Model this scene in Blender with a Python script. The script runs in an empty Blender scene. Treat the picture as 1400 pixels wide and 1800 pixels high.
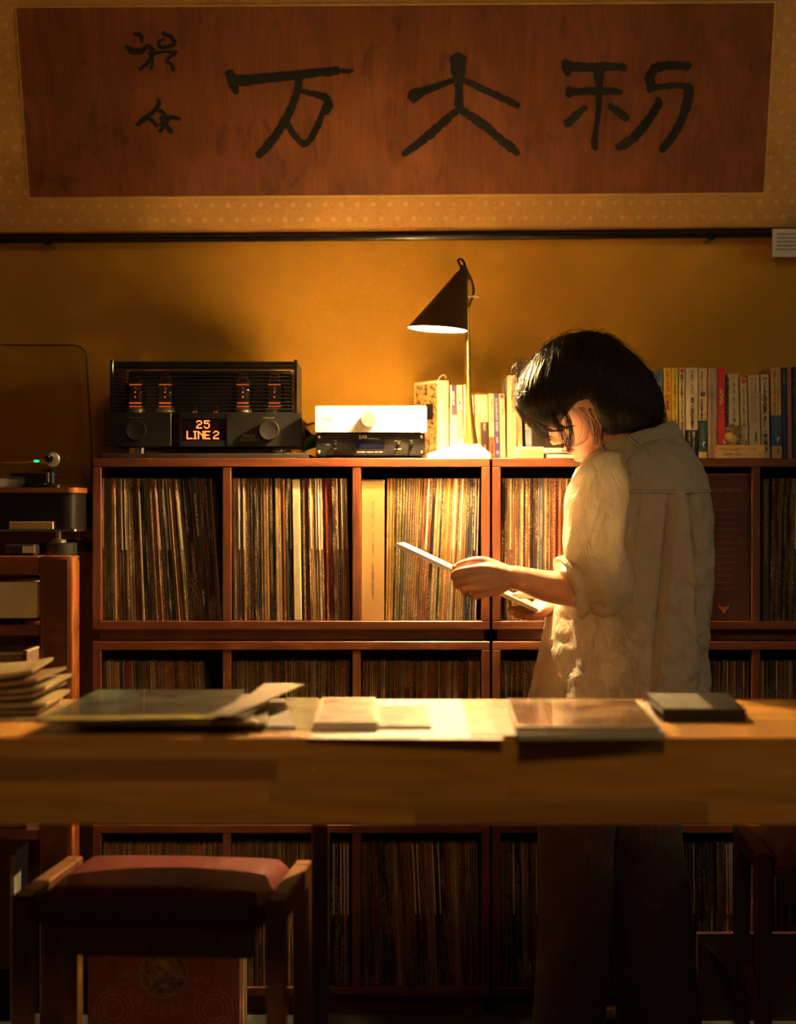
import bpy, bmesh, math, random
from mathutils import Vector, Matrix, noise
PI = math.pi
# ------------------------------------------------------------------ camera, world, lights, exposure
SC = bpy.context.scene
COL = SC.collection
F = 3187.0          # focal length in pixels of the 1400 x 1800 frame
CH = 1.11           # camera height
cam_d = bpy.data.cameras.new('camera')
cam = bpy.data.objects.new('camera', cam_d); COL.objects.link(cam)
cam.location = (0, 0, CH); cam.rotation_euler = (PI/2, 0, 0)
cam_d.sensor_fit = 'VERTICAL'; cam_d.sensor_height = 36.0; cam_d.sensor_width = 28.0
cam_d.lens = 36.0 * F / 1800.0
cam_d.clip_start = 0.05
cam_d.dof.use_dof = True; cam_d.dof.focus_distance = 3.80; cam_d.dof.aperture_fstop = 1.9
SC.camera = cam
SC.view_settings.view_transform = 'Standard'; SC.view_settings.look = 'None'
SC.view_settings.exposure = 0.22; SC.view_settings.gamma = 1.0; SC.view_settings.use_curve_mapping = False
world = bpy.data.worlds.new('room_glow'); SC.world = world; world.use_nodes = True
bg = world.node_tree.nodes['Background']; bg.inputs['Color'].default_value = (1.0, 0.62, 0.33, 1); bg.inputs['Strength'].default_value = 0.020

def area_light(name, loc, target, size, power, color):
    d = bpy.data.lights.new(name, 'AREA'); d.shape = 'DISK'; d.size = size; d.energy = power; d.color = color
    o = bpy.data.objects.new(name, d); COL.objects.link(o); o.location = loc
    o.rotation_euler = (Vector(target) - Vector(loc)).to_track_quat('-Z', 'Y').to_euler()
    return o
# added fill lights without a known source: warm from overhead, cooler from the right
area_light('warm_fill', (0.15, 1.35, 2.25), (0.0, 2.9, 0.7), 0.35, 5.0, (1.0, 0.60, 0.22))
area_light('cool_side_fill', (2.35, 2.3, 1.75), (0.4, 3.7, 1.0), 0.7, 3.2, (0.82, 0.92, 0.66))
SC.cycles.sample_clamp_indirect = 600.0     # keep the lamp's strong bounce off the silver unit
LAMP_POWER = 80.0
LAMP_COLOR = (1.0, 0.63, 0.28)

# ------------------------------------------------------------------ helpers
def W(px, py, Y):
    """point seen at pixel (px, py) that stands at distance Y from the camera"""
    return Vector(((px - 700) * Y / F, Y, CH - (py - 900) * Y / F))

class MB:
    def __init__(s): s.v = []; s.f = []
    def add(s, vs, fs):
        n = len(s.v); s.v += [Vector(v) for v in vs]; s.f += [tuple(i + n for i in f) for f in fs]; return s
    def box(s, x0, x1, y0, y1, z0, z1, c=0.0):
        if c <= 0:
            return s.add([(x0,y0,z0),(x1,y0,z0),(x1,y1,z0),(x0,y1,z0),(x0,y0,z1),(x1,y0,z1),(x1,y1,z1),(x0,y1,z1)],
                  [(0,3,2,1),(4,5,6,7),(0,1,5,4),(1,2,6,5),(2,3,7,6),(3,0,4,7)])
        bm = bmesh.new()
        bmesh.ops.create_cube(bm, size=1.0)
        for v in bm.verts:
            v.co = ((x0+x1)/2 + v.co.x*(x1-x0), (y0+y1)/2 + v.co.y*(y1-y0), (z0+z1)/2 + v.co.z*(z1-z0))
        bmesh.ops.bevel(bm, geom=bm.edges[:], offset=c, segments=2 if c > .004 else 1, affect='EDGES', profile=.5)
        bm.verts.index_update()
        vs = [v.co.copy() for v in bm.verts]; fs = [tuple(v.index for v in f.verts) for f in bm.faces]
        bm.free(); return s.add(vs, fs)
    def cyl(s, a, b, r0, r1=None, n=20, caps=True):
        a = Vector(a); b = Vector(b); r1 = r0 if r1 is None else r1
        d = (b - a).normalized(); u = d.orthogonal().normalized(); w = d.cross(u)
        vs = []
        for p, r in ((a, r0), (b, r1)):
            vs += [p + (u*math.cos(2*PI*i/n) + w*math.sin(2*PI*i/n))*r for i in range(n)]
        fs = [(i, (i+1) % n, n+(i+1) % n, n+i) for i in range(n)]
        if caps: fs += [tuple(range(n-1, -1, -1)), tuple(range(n, 2*n))]
        return s.add(vs, fs)
    def lathe(s, o, prof, n=28, axis=(0,0,1), closed=True):
        o = Vector(o); d = Vector(axis).normalized(); u = d.orthogonal().normalized(); w = d.cross(u)
        vs = []; m = len(prof)
        for r, h in prof:
            vs += [o + d*h + (u*math.cos(2*PI*i/n) + w*math.sin(2*PI*i/n))*r for i in range(n)]
        fs = [(j*n+i, j*n+(i+1) % n, (j+1)*n+(i+1) % n, (j+1)*n+i) for j in range(m-1) for i in range(n)]
        if closed: fs += [tuple(range(n-1, -1, -1)), tuple(range((m-1)*n, m*n))]
        return s.add(vs, fs)
    def tube(s, pts, rad, n=8, res=0, caps=True, sq=(1, 1), twist=0):
        pts = [Vector(p) for p in pts]
        if not hasattr(rad, '__len__'): rad = [rad]*len(pts)
        rad = list(rad)
        if res: pts, rad = smooth_path(pts, rad, res)
        m = len(pts)
        T = [(pts[min(i+1, m-1)] - pts[max(i-1, 0)]).normalized() for i in range(m)]
        u = T[0].orthogonal().normalized() if abs(T[0].z) > .99 else T[0].cross(Vector((0,0,1))).normalized()
        vs = []
        for i in range(m):
            u = (u - T[i]*u.dot(T[i])).normalized(); w = T[i].cross(u)
            a0 = twist*i
            vs += [pts[i] + (u*math.cos(2*PI*k/n+a0)*sq[0] + w*math.sin(2*PI*k/n+a0)*sq[1])*rad[i] for k in range(n)]
        fs = [(j*n+i, j*n+(i+1) % n, (j+1)*n+(i+1) % n, (j+1)*n+i) for j in range(m-1) for i in range(n)]
        if caps: fs += [tuple(range(n-1, -1, -1)), tuple(range((m-1)*n, m*n))]
        return s.add(vs, fs)
    def prism(s, poly, axis, h):
        """poly: list of 3-D points, axis vector, extruded by h along axis"""
        ax = Vector(axis); n = len(poly)
        vs = [Vector(p) for p in poly] + [Vector(p) + ax*h for p in poly]
        return s.add(vs, [tuple(range(n-1, -1, -1)), tuple(range(n, 2*n))] + [(i, (i+1) % n, n+(i+1) % n, n+i) for i in range(n)])
    def ball(s, c, r, n=14, m=10, sc=(1,1,1)):
        c = Vector(c); vs = []
        for j in range(m+1):
            t = PI*j/m
            for i in range(n):
                vs.append(c + Vector((r*sc[0]*math.sin(t)*math.cos(2*PI*i/n), r*sc[1]*math.sin(t)*math.sin(2*PI*i/n), r*sc[2]*math.cos(t))))
        fs = [(j*n+i, (j+1)*n+i, (j+1)*n+(i+1) % n, j*n+(i+1) % n) for j in range(m) for i in range(n)]
        return s.add(vs, fs)
    def xf(s, M, start=0):
        for i in range(start, len(s.v)): s.v[i] = M @ s.v[i]
        return s
    def build(s, name, mat, parent=None, origin=None, smooth=None, merge=False):
        base = Vector((0,0,0)) if parent is None else parent.matrix_w
        o3 = Vector(origin) if origin is not None else (base if parent is not None else s.base())
        me = bpy.data.meshes.new(name)
        me.from_pydata([v - o3 for v in s.v], [], s.f)
        if merge:
            bm = bmesh.new(); bm.from_mesh(me); bmesh.ops.remove_doubles(bm, verts=bm.verts, dist=1e-5)
            bmesh.ops.recalc_face_normals(bm, faces=bm.faces); bm.to_mesh(me); bm.free()
        if smooth is not None:
            me.shade_smooth(); me.set_sharp_from_angle(angle=math.radians(smooth))
        me.materials.append(mat)
        return place(name, me, parent, o3)
    def base(s):
        xs = [v.x for v in s.v]; ys = [v.y for v in s.v]; zs = [v.z for v in s.v]
        return Vector(((min(xs)+max(xs))/2, (min(ys)+max(ys))/2, min(zs)))

class Ob:
    pass
WORLD = {}
def place(name, me, parent, o3):
    o = bpy.data.objects.new(name, me); COL.objects.link(o)
    if parent is not None:
        p = parent.o if isinstance(parent, Ob) else parent
        o.parent = p; o.location = o3 - WORLD[p.name]
    else:
        o.location = o3
    WORLD[o.name] = o3.copy()
    h = Ob(); h.o = o; h.matrix_w = o3.copy()
    return h
def thing(name, label, cat, loc, group=None):
    o = bpy.data.objects.new(name, None); COL.objects.link(o); o.location = loc; o.empty_display_size = .05
    WORLD[o.name] = Vector(loc)
    h = Ob(); h.o = o; h.matrix_w = Vector(loc)
    return tag(h, label, cat, group)
def tag(h, label=None, cat=None, group=None, kind=None):
    o = h.o
    if label: o['label'] = label
    if cat: o['category'] = cat
    if group: o['group'] = group
    if kind: o['kind'] = kind
    return h
def smooth_path(pts, rad, res):
    P = []; R = []
    m = len(pts)
    for i in range(m-1):
        p0 = pts[max(i-1, 0)]; p1 = pts[i]; p2 = pts[i+1]; p3 = pts[min(i+2, m-1)]
        for k in range(res):
            t = k/res
            P.append(.5*((2*p1) + (p2-p0)*t + (2*p0-5*p1+4*p2-p3)*t*t + (3*p1-p0-3*p2+p3)*t**3))
            R.append(rad[i]*(1-t) + rad[i+1]*t)
    P.append(pts[-1]); R.append(rad[-1])
    return P, R

def text_mb(body, size, origin, xd, yd, depth=.0003, align='CENTER', spacing=1.0, line=1.0, bold=0.0, width=None, height=None):
    cu = bpy.data.curves.new('t', 'FONT'); cu.body = body; cu.size = size
    cu.align_x = align; cu.align_y = 'CENTER'; cu.space_character = spacing; cu.space_line = line
    cu.offset = bold; cu.resolution_u = 2
    ob = bpy.data.objects.new('t', cu); COL.objects.link(ob)
    dg = bpy.context.evaluated_depsgraph_get(); dg.update()
    me = bpy.data.meshes.new_from_object(ob.evaluated_get(dg))
    vs = [v.co.copy() for v in me.vertices]; fs = [tuple(p.vertices) for p in me.polygons]
    bpy.data.objects.remove(ob); bpy.data.curves.remove(cu); bpy.data.meshes.remove(me)
    if not vs: return MB()
    xs = [v.x for v in vs]; ys = [v.y for v in vs]
    cx = (min(xs)+max(xs))/2; cy = (min(ys)+max(ys))/2
    sx = sy = 1.0
    if width: sx = width/max(1e-6, max(xs)-min(xs))
    if height: sy = height/max(1e-6, max(ys)-min(ys))
    if width and not height: sy = sx
    if height and not width: sx = sy
    o = Vector(origin); xd = Vector(xd).normalized(); yd = Vector(yd).normalized(); n = xd.cross(yd).normalized()
    if align == 'LEFT': cx = min(xs)
    mb = MB(); mb.add([o + xd*(v.x-cx)*sx + yd*(v.y-cy)*sy + n*depth for v in vs], fs)
    return mb
X3 = Vector((1,0,0)); Y3 = Vector((0,1,0)); Z3 = Vector((0,0,1))

# ------------------------------------------------------------------ materials
def nodes(m):
    m.use_nodes = True; nt = m.node_tree; return nt, nt.nodes, nt.links, nt.nodes['Principled BSDF']
def M(name, base, rough=.55, metal=0.0, var=.12, scale=40.0, stretch=(1,1,1), bump=.0, bscale=None, coat=0.0, emit=None, estr=0.0, spec=.5, detail=4.0, sheen=0.0):
    m = bpy.data.materials.new(name); nt, N, L, P = nodes(m)
    tc = N.new('ShaderNodeTexCoord'); mp = N.new('ShaderNodeMapping'); mp.inputs['Scale'].default_value = stretch
    L.new(tc.outputs['Object'], mp.inputs['Vector'])
    nz = N.new('ShaderNodeTexNoise'); nz.inputs['Scale'].default_value = scale; nz.inputs['Detail'].default_value = detail
    L.new(mp.outputs['Vector'], nz.inputs['Vector'])
    cr = N.new('ShaderNodeValToRGB'); cr.color_ramp.elements[0].position = .3; cr.color_ramp.elements[1].position = .7
    cr.color_ramp.elements[0].color = tuple(max(0, c*(1-var)) for c in base) + (1,)
    cr.color_ramp.elements[1].color = tuple(min(1, c*(1+var)) for c in base) + (1,)
    L.new(nz.outputs['Fac'], cr.inputs['Fac']); L.new(cr.outputs['Color'], P.inputs['Base Color'])
    P.inputs['Roughness'].default_value = rough; P.inputs['Metallic'].default_value = metal
    P.inputs['Coat Weight'].default_value = coat; P.inputs['Specular IOR Level'].default_value = spec
    P.inputs['Sheen Weight'].default_value = sheen
    if bump:
        n2 = N.new('ShaderNodeTexNoise'); n2.inputs['Scale'].default_value = bscale or scale*3; n2.inputs['Detail'].default_value = 5
        L.new(mp.outputs['Vector'], n2.inputs['Vector'])
        b = N.new('ShaderNodeBump'); b.inputs['Strength'].default_value = bump; b.inputs['Distance'].default_value = .002
        L.new(n2.outputs['Fac'], b.inputs['Height']); L.new(b.outputs['Normal'], P.inputs['Normal'])
    if emit:
        P.inputs['Emission Color'].default_value = tuple(emit) + (1,); P.inputs['Emission Strength'].default_value = estr
    return m
def wood(name, dark, light, axis='X', rough=.35, scale=10.0, coat=.25, rnd=.25, stretch=14.0):
    """grain runs along the given object axis; each piece is shifted a little in tone"""
    m = bpy.data.materials.new(name); nt, N, L, P = nodes(m)
    tc = N.new('ShaderNodeTexCoord'); mp = N.new('ShaderNodeMapping')
    sc = {'X': (1, stretch, stretch), 'Y': (stretch, 1, stretch), 'Z': (stretch, stretch, 1)}[axis]
    mp.inputs['Scale'].default_value = sc
    oi = N.new('ShaderNodeObjectInfo'); ad = N.new('ShaderNodeVectorMath'); ad.operation = 'ADD'
    mu = N.new('ShaderNodeMath'); mu.operation = 'MULTIPLY'; mu.inputs[1].default_value = 37.0
    L.new(oi.outputs['Random'], mu.inputs[0]); L.new(tc.outputs['Object'], ad.inputs[0]); L.new(mu.outputs[0], ad.inputs[1])
    L.new(ad.outputs[0], mp.inputs['Vector'])
    nz = N.new('ShaderNodeTexNoise'); nz.inputs['Scale'].default_value = scale; nz.inputs['Detail'].default_value = 6; nz.inputs['Distortion'].default_value = .6
    L.new(mp.outputs['Vector'], nz.inputs['Vector'])
    cr = N.new('ShaderNodeValToRGB'); cr.color_ramp.elements[0].position = .32; cr.color_ramp.elements[1].position = .68
    cr.color_ramp.elements[0].color = tuple(dark)+(1,); cr.color_ramp.elements[1].color = tuple(light)+(1,)
    L.new(nz.outputs['Fac'], cr.inputs['Fac'])
    hs = N.new('ShaderNodeHueSaturation'); mr = N.new('ShaderNodeMapRange')
    mr.inputs['To Min'].default_value = 1-rnd; mr.inputs['To Max'].default_value = 1+rnd
    L.new(oi.outputs['Random'], mr.inputs['Value']); L.new(mr.outputs['Result'], hs.inputs['Value'])
    L.new(cr.outputs['Color'], hs.inputs['Color']); L.new(hs.outputs['Color'], P.inputs['Base Color'])
    P.inputs['Roughness'].default_value = rough; P.inputs['Coat Weight'].default_value = coat; P.inputs['Coat Roughness'].default_value = .25
    b = N.new('ShaderNodeBump'); b.inputs['Strength'].default_value = .08; b.inputs['Distance'].default_value = .001
    L.new(nz.outputs['Fac'], b.inputs['Height']); L.new(b.outputs['Normal'], P.inputs['Normal'])
    return m

MAHOG = wood('mahogany', (.074,.017,.004), (.158,.039,.009), 'X', .45, 7, .12, .12)
MAHOGZ = wood('mahogany_upright', (.074,.017,.004), (.158,.039,.009), 'Z', .45, 7, .12, .12)
DARKV = M('dark_veneer', (.03,.011,.006), .6, var=.3, scale=8, stretch=(1,1,8))
RACKW = wood('rack_rosewood', (.16,.042,.012), (.27,.078,.022), 'Z', .28, 6, .5, .08)
RACKWX = wood('rack_rosewood_beam', (.16,.042,.012), (.27,.078,.022), 'X', .28, 6, .5, .08)
GLULAM = wood('glulam', (.50,.215,.042), (.68,.325,.075), 'X', .38, 5, .25, .32, 10)
STOOLW = wood('stool_wood', (.20,.085,.028), (.30,.135,.045), 'Z', .4, 8, .2, .1)
TABLELEG = wood('table_leg_wood', (.10,.045,.018), (.16,.075,.03), 'Z', .45, 8, .1, .1)
SIGNW = wood('sign_wood', (.62,.36,.13), (.74,.47,.19), 'X', .5, 6, .1, .08)
BLACK = M('satin_black', (.012,.011,.011), .42, var=.25, scale=60)
BLACKG = M('gloss_black', (.008,.008,.009), .12, var=.2, scale=30, coat=.6)
BLACKA = M('black_anodised', (.020,.019,.019), .38, .35, var=.2, scale=300, stretch=(1,1,30))
CHROME = M('chrome', (.82,.80,.76), .12, 1.0, var=.04, scale=20)
ALU = M('brushed_aluminium', (.86,.83,.76), .36, .55, var=.03, scale=60, stretch=(.05,1,12), bump=.03, bscale=200)
ALUTOP = M('silver_lid', (.93,.90,.84), .20, .95, var=.02, scale=60)
BRASS = M('brass', (.72,.50,.17), .28, 1.0, var=.1, scale=30)
CHAMP = M('champagne_panel', (.70,.63,.42), .45, .35, var=.05, scale=300, stretch=(1,1,1))
INK = M('ink', (.006,.005,.004), .75, var=.3, scale=90)
PRINTK = M('print_black', (.012,.010,.010), .6, var=.1, scale=60)
PRINTW = M('print_white', (.80,.76,.68), .6, var=.05, scale=60)
PRINTR = M('print_red', (.62,.045,.03), .6, var=.1, scale=60)
PRINTY = M('print_yellow', (.82,.60,.08), .6, var=.1, scale=60)
PRINTG = M('print_gold', (.42,.26,.10), .5, var=.1, scale=60)
PRINTB = M('print_grey', (.22,.19,.15), .6, var=.1, scale=60)
PAPER = M('paper', (.80,.74,.62), .75, var=.05, scale=120)
PAGES = M('page_edges', (.68,.60,.45), .85, var=.2, scale=40, stretch=(40,1,1))
# ------------------------------------------------------------------ room
WALLY = 4.40
def wall_mat():
    m = bpy.data.materials.new('ochre_wall'); nt, N, L, P = nodes(m)
    tc = N.new('ShaderNodeTexCoord')
    n1 = N.new('ShaderNodeTexNoise'); n1.inputs['Scale'].default_value = 260; n1.inputs['Detail'].default_value = 5
    n2 = N.new('ShaderNodeTexNoise'); n2.inputs['Scale'].default_value = 2.2; n2.inputs['Detail'].default_value = 4
    for n in (n1, n2): L.new(tc.outputs['Object'], n.inputs['Vector'])
    mx = N.new('ShaderNodeMix'); mx.data_type = 'FLOAT'; mx.inputs[0].default_value = .35
    L.new(n1.outputs['Fac'], mx.inputs[2]); L.new(n2.outputs['Fac'], mx.inputs[3])
    cr = N.new('ShaderNodeValToRGB'); cr.color_ramp.elements[0].position = .3; cr.color_ramp.elements[1].position = .7
    cr.color_ramp.elements[0].color = (.52,.262,.026,1); cr.color_ramp.elements[1].color = (.70,.375,.048,1)
    L.new(mx.outputs[0], cr.inputs['Fac']); L.new(cr.outputs['Color'], P.inputs['Base Color'])
    P.inputs['Roughness'].default_value = .9; P.inputs['Specular IOR Level'].default_value = .15
    b = N.new('ShaderNodeBump'); b.inputs['Strength'].default_value = .35; b.inputs['Distance'].default_value = .0015
    L.new(n1.outputs['Fac'], b.inputs['Height']); L.new(b.outputs['Normal'], P.inputs['Normal'])
    return m
WALLM = wall_mat()
FLOORM = M('grey_carpet', (.030,.029,.031), .95, var=.35, scale=220, bump=.5, bscale=500)
CEILM = M('ceiling_plaster', (.30,.24,.16), .9, var=.06, scale=60)
RX0, RX1, RY0, RZ1 = -2.6, 2.6, -1.5, 2.75
mb = MB(); mb.box(RX0, RX1, RY0, WALLY, -.1, 0); tag(mb.build('floor', FLOORM), kind='structure')
mb = MB(); mb.box(RX0, RX1, WALLY, WALLY+.1, 0, RZ1); tag(mb.build('wall_back', WALLM), kind='structure')
mb = MB(); mb.box(RX0-.1, RX0, RY0, WALLY, 0, RZ1); tag(mb.build('wall_left', WALLM), kind='structure')
mb = MB(); mb.box(RX1, RX1+.1, RY0, WALLY, 0, RZ1); tag(mb.build('wall_right', WALLM), kind='structure')
mb = MB(); mb.box(RX0, RX1, RY0, WALLY, RZ1, RZ1+.1); tag(mb.build('ceiling', CEILM), kind='structure')

# ------------------------------------------------------------------ picture rail under the calligraphy panel
RAILM = M('rail_black_lacquer', (.012,.008,.006), .22, var=.3, scale=20, coat=.5)
yr = 4.345
a = W(-330, 424.5, yr); b = W(1730, 409, yr)
mb = MB()
d = (b - a).normalized()
mb.tube([a, a + (b-a)*.5, b], .0088, n=12)
rail = mb.build('trim_1', RAILM, smooth=40); tag(rail, kind='structure')
mb = MB()
mb.tube([a + Vector((0,.010,.0115)), b + Vector((0,.010,.0115))], .0045, n=8)
mb.build('rail_lip', RAILM, rail, smooth=40)
for px in (85, 1250):
    p = W(px, 424.5 - 15.5*(px+330)/2060, yr)
    mb = MB(); mb.box(p.x-.008, p.x+.008, p.y-.012, WALLY, p.z-.014, p.z-.0095, .001)
    mb.box(p.x-.007, p.x+.007, p.y-.013, p.y-.0095, p.z-.014, p.z+.006, .001)
    mb.build('rail_bracket', RAILM, rail)

# ------------------------------------------------------------------ framed calligraphy leaning out from the wall
PA = W(52, 347, 4.322); PB = W(1343, 338.5, 4.322)
wid = (PB-PA).length
ytop = wid*F/1334.0
PC = W(33, 18, ytop); PD = W(1367, 1, ytop)
O0 = (PA+PB)/2; ux = (PB-PA).normalized(); up = ((PC+PD)/2 - O0); hgt = up.length; up = (up - ux*up.dot(ux)).normalized(); nrm = ux.cross(up)   # towards the camera
def on_panel(px, py, off=0.0):
    d = Vector(((px-700)/F, 1.0, -(py-900)/F)); o = Vector((0,0,CH))
    t = ((O0 - o).dot(nrm))/d.dot(nrm)
    p = o + d*t
    return p + nrm*off
def brocade_mat():
    m = bpy.data.materials.new('gold_brocade'); nt, N, L, P = nodes(m)
    tc = N.new('ShaderNodeTexCoord'); mp = N.new('ShaderNodeMapping'); L.new(tc.outputs['UV'], mp.inputs['Vector'])
    def math_(op, a, b=None, c=None):
        n = N.new('ShaderNodeMath'); n.operation = op
        for i, x in enumerate((a, b, c)):
            if x is None: continue
            if isinstance(x, (int, float)): n.inputs[i].default_value = x
            else: L.new(x, n.inputs[i])
        return n.outputs[0]
    sp = N.new('ShaderNodeSeparateXYZ'); L.new(mp.outputs['Vector'], sp.inputs[0])
    # staggered grid of small flowers
    sx, sy = .0385, .0350
    v = math_('DIVIDE', sp.outputs['Y'], sy); row = math_('FLOOR', v)
    odd = math_('MODULO', math_('ABSOLUTE', row), 2.0)
    u = math_('ADD', math_('DIVIDE', sp.outputs['X'], sx), math_('MULTIPLY', odd, .5))
    fu = math_('SUBTRACT', math_('FRACT', u), .5); fv = math_('SUBTRACT', math_('FRACT', v), .5)
    fu = math_('MULTIPLY', fu, sx); fv = math_('MULTIPLY', fv, sy)
    r = math_('SQRT', math_('ADD', math_('MULTIPLY', fu, fu), math_('MULTIPLY', fv, fv)))
    an = math_('ARCTAN2', fv, fu)
    rad = math_('ADD', .0052, math_('MULTIPLY', math_('COSINE', math_('MULTIPLY', an, 8.0)), .0013))
    inside = math_('LESS_THAN', r, rad); core = math_('LESS_THAN', r, .0014)
    fl = math_('SUBTRACT', inside, core)
    nz = N.new('ShaderNodeTexNoise'); nz.inputs['Scale'].default_value = 3.0; L.new(mp.outputs['Vector'], nz.inputs['Vector'])
    wear = math_('MULTIPLY', fl, math_('MULTIPLY', nz.outputs['Fac'], .95))
    vz = N.new('ShaderNodeTexVoronoi'); vz.inputs['Scale'].default_value = 190; vz.feature = 'DISTANCE_TO_EDGE'; L.new(mp.outputs['Vector'], vz.inputs['Vector'])
    w2 = N.new('ShaderNodeTexNoise'); w2.inputs['Scale'].default_value = 240; w2.inputs['Distortion'].default_value = 2.5; L.new(mp.outputs['Vector'], w2.inputs['Vector'])
    cr = N.new('ShaderNodeValToRGB'); cr.color_ramp.elements[0].position = .38; cr.color_ramp.elements[1].position = .62
    cr.color_ramp.elements[0].color = (.50,.255,.050,1); cr.color_ramp.elements[1].color = (.72,.405,.095,1)
    L.new(w2.outputs['Fac'], cr.inputs['Fac'])
    st = N.new('ShaderNodeTexNoise'); st.inputs['Scale'].default_value = 6; st.inputs['Detail'].default_value = 6; L.new(mp.outputs['Vector'], st.inputs['Vector'])
    cs = N.new('ShaderNodeValToRGB'); cs.color_ramp.elements[0].position = .62; cs.color_ramp.elements[1].position = .75
    cs.color_ramp.elements[0].color = (1,1,1,1); cs.color_ramp.elements[1].color = (.72,.6,.5,1)
    L.new(st.outputs['Fac'], cs.inputs['Fac'])
    m1 = N.new('ShaderNodeMix'); m1.data_type = 'RGBA'; m1.blend_type = 'MULTIPLY'; m1.inputs[0].default_value = 1
    L.new(cr.outputs['Color'], m1.inputs[6]); L.new(cs.outputs['Color'], m1.inputs[7])
    m2 = N.new('ShaderNodeMix'); m2.data_type = 'RGBA'; m2.inputs[7].default_value = (.86,.66,.34,1)
    L.new(wear, m2.inputs[0]); L.new(m1.outputs[2], m2.inputs[6]); L.new(m2.outputs[2], P.inputs['Base Color'])
    P.inputs['Roughness'].default_value = .6; P.inputs['Sheen Weight'].default_value = .2
    b = N.new('ShaderNodeBump'); b.inputs['Strength'].default_value = .25; b.inputs['Distance'].default_value = .0008
    L.new(w2.outputs['Fac'], b.inputs['Height']); L.new(b.outputs['Normal'], P.inputs['Normal'])
    return m
def silk_mat():
    m = bpy.data.materials.new('aged_silk'); nt, N, L, P = nodes(m)
    tc = N.new('ShaderNodeTexCoord')
    def nz(scale, detail=5, stretch=(1,1,1), dist=0.0, loc=(0,0,0)):
        mp = N.new('ShaderNodeMapping'); mp.inputs['Scale'].default_value = stretch; mp.inputs['Location'].default_value = loc
        L.new(tc.outputs['UV'], mp.inputs['Vector'])
        n = N.new('ShaderNodeTexNoise'); n.inputs['Scale'].default_value = scale; n.inputs['Detail'].default_value = detail; n.inputs['Distortion'].default_value = dist
        L.new(mp.outputs['Vector'], n.inputs['Vector']); return n.outputs['Fac']
    def ramp(fac, p0, c0, p1, c1):
        c = N.new('ShaderNodeValToRGB'); c.color_ramp.elements[0].position = p0; c.color_ramp.elements[1].position = p1
        c.color_ramp.elements[0].color = c0+(1,); c.color_ramp.elements[1].color = c1+(1,); L.new(fac, c.inputs['Fac']); return c.outputs['Color']
    def mul(a, b):
        x = N.new('ShaderNodeMix'); x.data_type = 'RGBA'; x.blend_type = 'MULTIPLY'; x.inputs[0].default_value = 1
        L.new(a, x.inputs[6]); L.new(b, x.inputs[7]); return x.outputs[2]
    c = ramp(nz(2.5, 6), .3, (.195,.054,.010), .75, (.310,.095,.018))
    c = mul(c, ramp(nz(60, 4, (3,.12,1)), .3, (.82,.80,.78), .7, (1.1,1.1,1.1)))     # silk threads
    c = mul(c, ramp(nz(14, 8, (1,.5,1), 1.2, (3,1,0)), .60, (1,1,1), .72, (.55,.48,.45)))  # stains
    c = mul(c, ramp(nz(9, 3, (1,.25,1), 3.5, (7,2,0)), .497, (1,1,1), .503, (.86,.84,.82)))  # creases
    L.new(c, P.inputs['Base Color'])
    P.inputs['Roughness'].default_value = .62
    b = N.new('ShaderNodeBump'); b.inputs['Strength'].default_value = .2; b.inputs['Distance'].default_value = .001
    L.new(nz(9, 3, (1,.25,1), 3.5, (7,2,0)), b.inputs['Height']); L.new(b.outputs['Normal'], P.inputs['Normal'])
    return m
root = thing('calligraphy_panel', 'wide framed calligraphy with black brush characters on brown silk, above the black rail', 'calligraphy', O0 - up*.083)
def slab(name, x0, x1, z0, z1, t0, t1, mat, parent):
    """box in the panel's own frame: along ux, along up, thickness from t0 to t1 towards the viewer"""
    mb = MB()
    P_ = lambda x, z, t: O0 + ux*x + up*z + nrm*t
    mb.add([P_(x0,z0,t0),P_(x1,z0,t0),P_(x1,z1,t0),P_(x0,z1,t0),P_(x0,z0,t1),P_(x1,z0,t1),P_(x1,z1,t1),P_(x0,z1,t1)],
           [(0,3,2,1),(4,5,6,7),(0,1,5,4),(1,2,6,5),(2,3,7,6),(3,0,4,7)])
    h = mb.build(name, mat, parent)
    uv = h.o.data.uv_layers.new(name='UVMap')
    for lp in h.o.data.loops:
        w = h.o.data.vertices[lp.vertex_index].co + h.matrix_w - O0
        uv.data[lp.index].uv = (w.dot(ux)+2, w.dot(up)+2)
    return h
BW = 1.06
brocade = slab('brocade_mount', -BW, BW, -.083, hgt+.12, -.012, -.002, brocade_mat(), root)
silk = slab('silk_panel', -wid/2, wid/2, 0, hgt, -.002, 0, silk_mat(), root)
GOLDL = M('gold_edging', (.78,.55,.16), .4, .3, var=.1, scale=50)
e = .0035
for nm, q in (('edging', (-wid/2-e, wid/2+e, hgt, hgt+e)), ('edging', (-wid/2-e, wid/2+e, -e, 0)), ('edging', (-wid/2-e, -wid/2, 0, hgt)), ('edging', (wid/2, wid/2+e, 0, hgt))):
    slab(nm, *q, -.002, .0012, GOLDL, root)
FRAMEM = M('frame_lacquer', (.02,.012,.008), .3, var=.2, scale=30)
for q in ((-BW-.03, BW+.03, hgt+.12, hgt+.15), (-BW-.03, -BW, -.083, hgt+.12), (BW, BW+.03, -.083, hgt+.12)):
    slab('frame_bar', *q, -.02, .012, FRAMEM, root)
slab('backing_board', -BW, BW, -.083, hgt+.12, -.018, -.012, DARKV, root)

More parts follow.
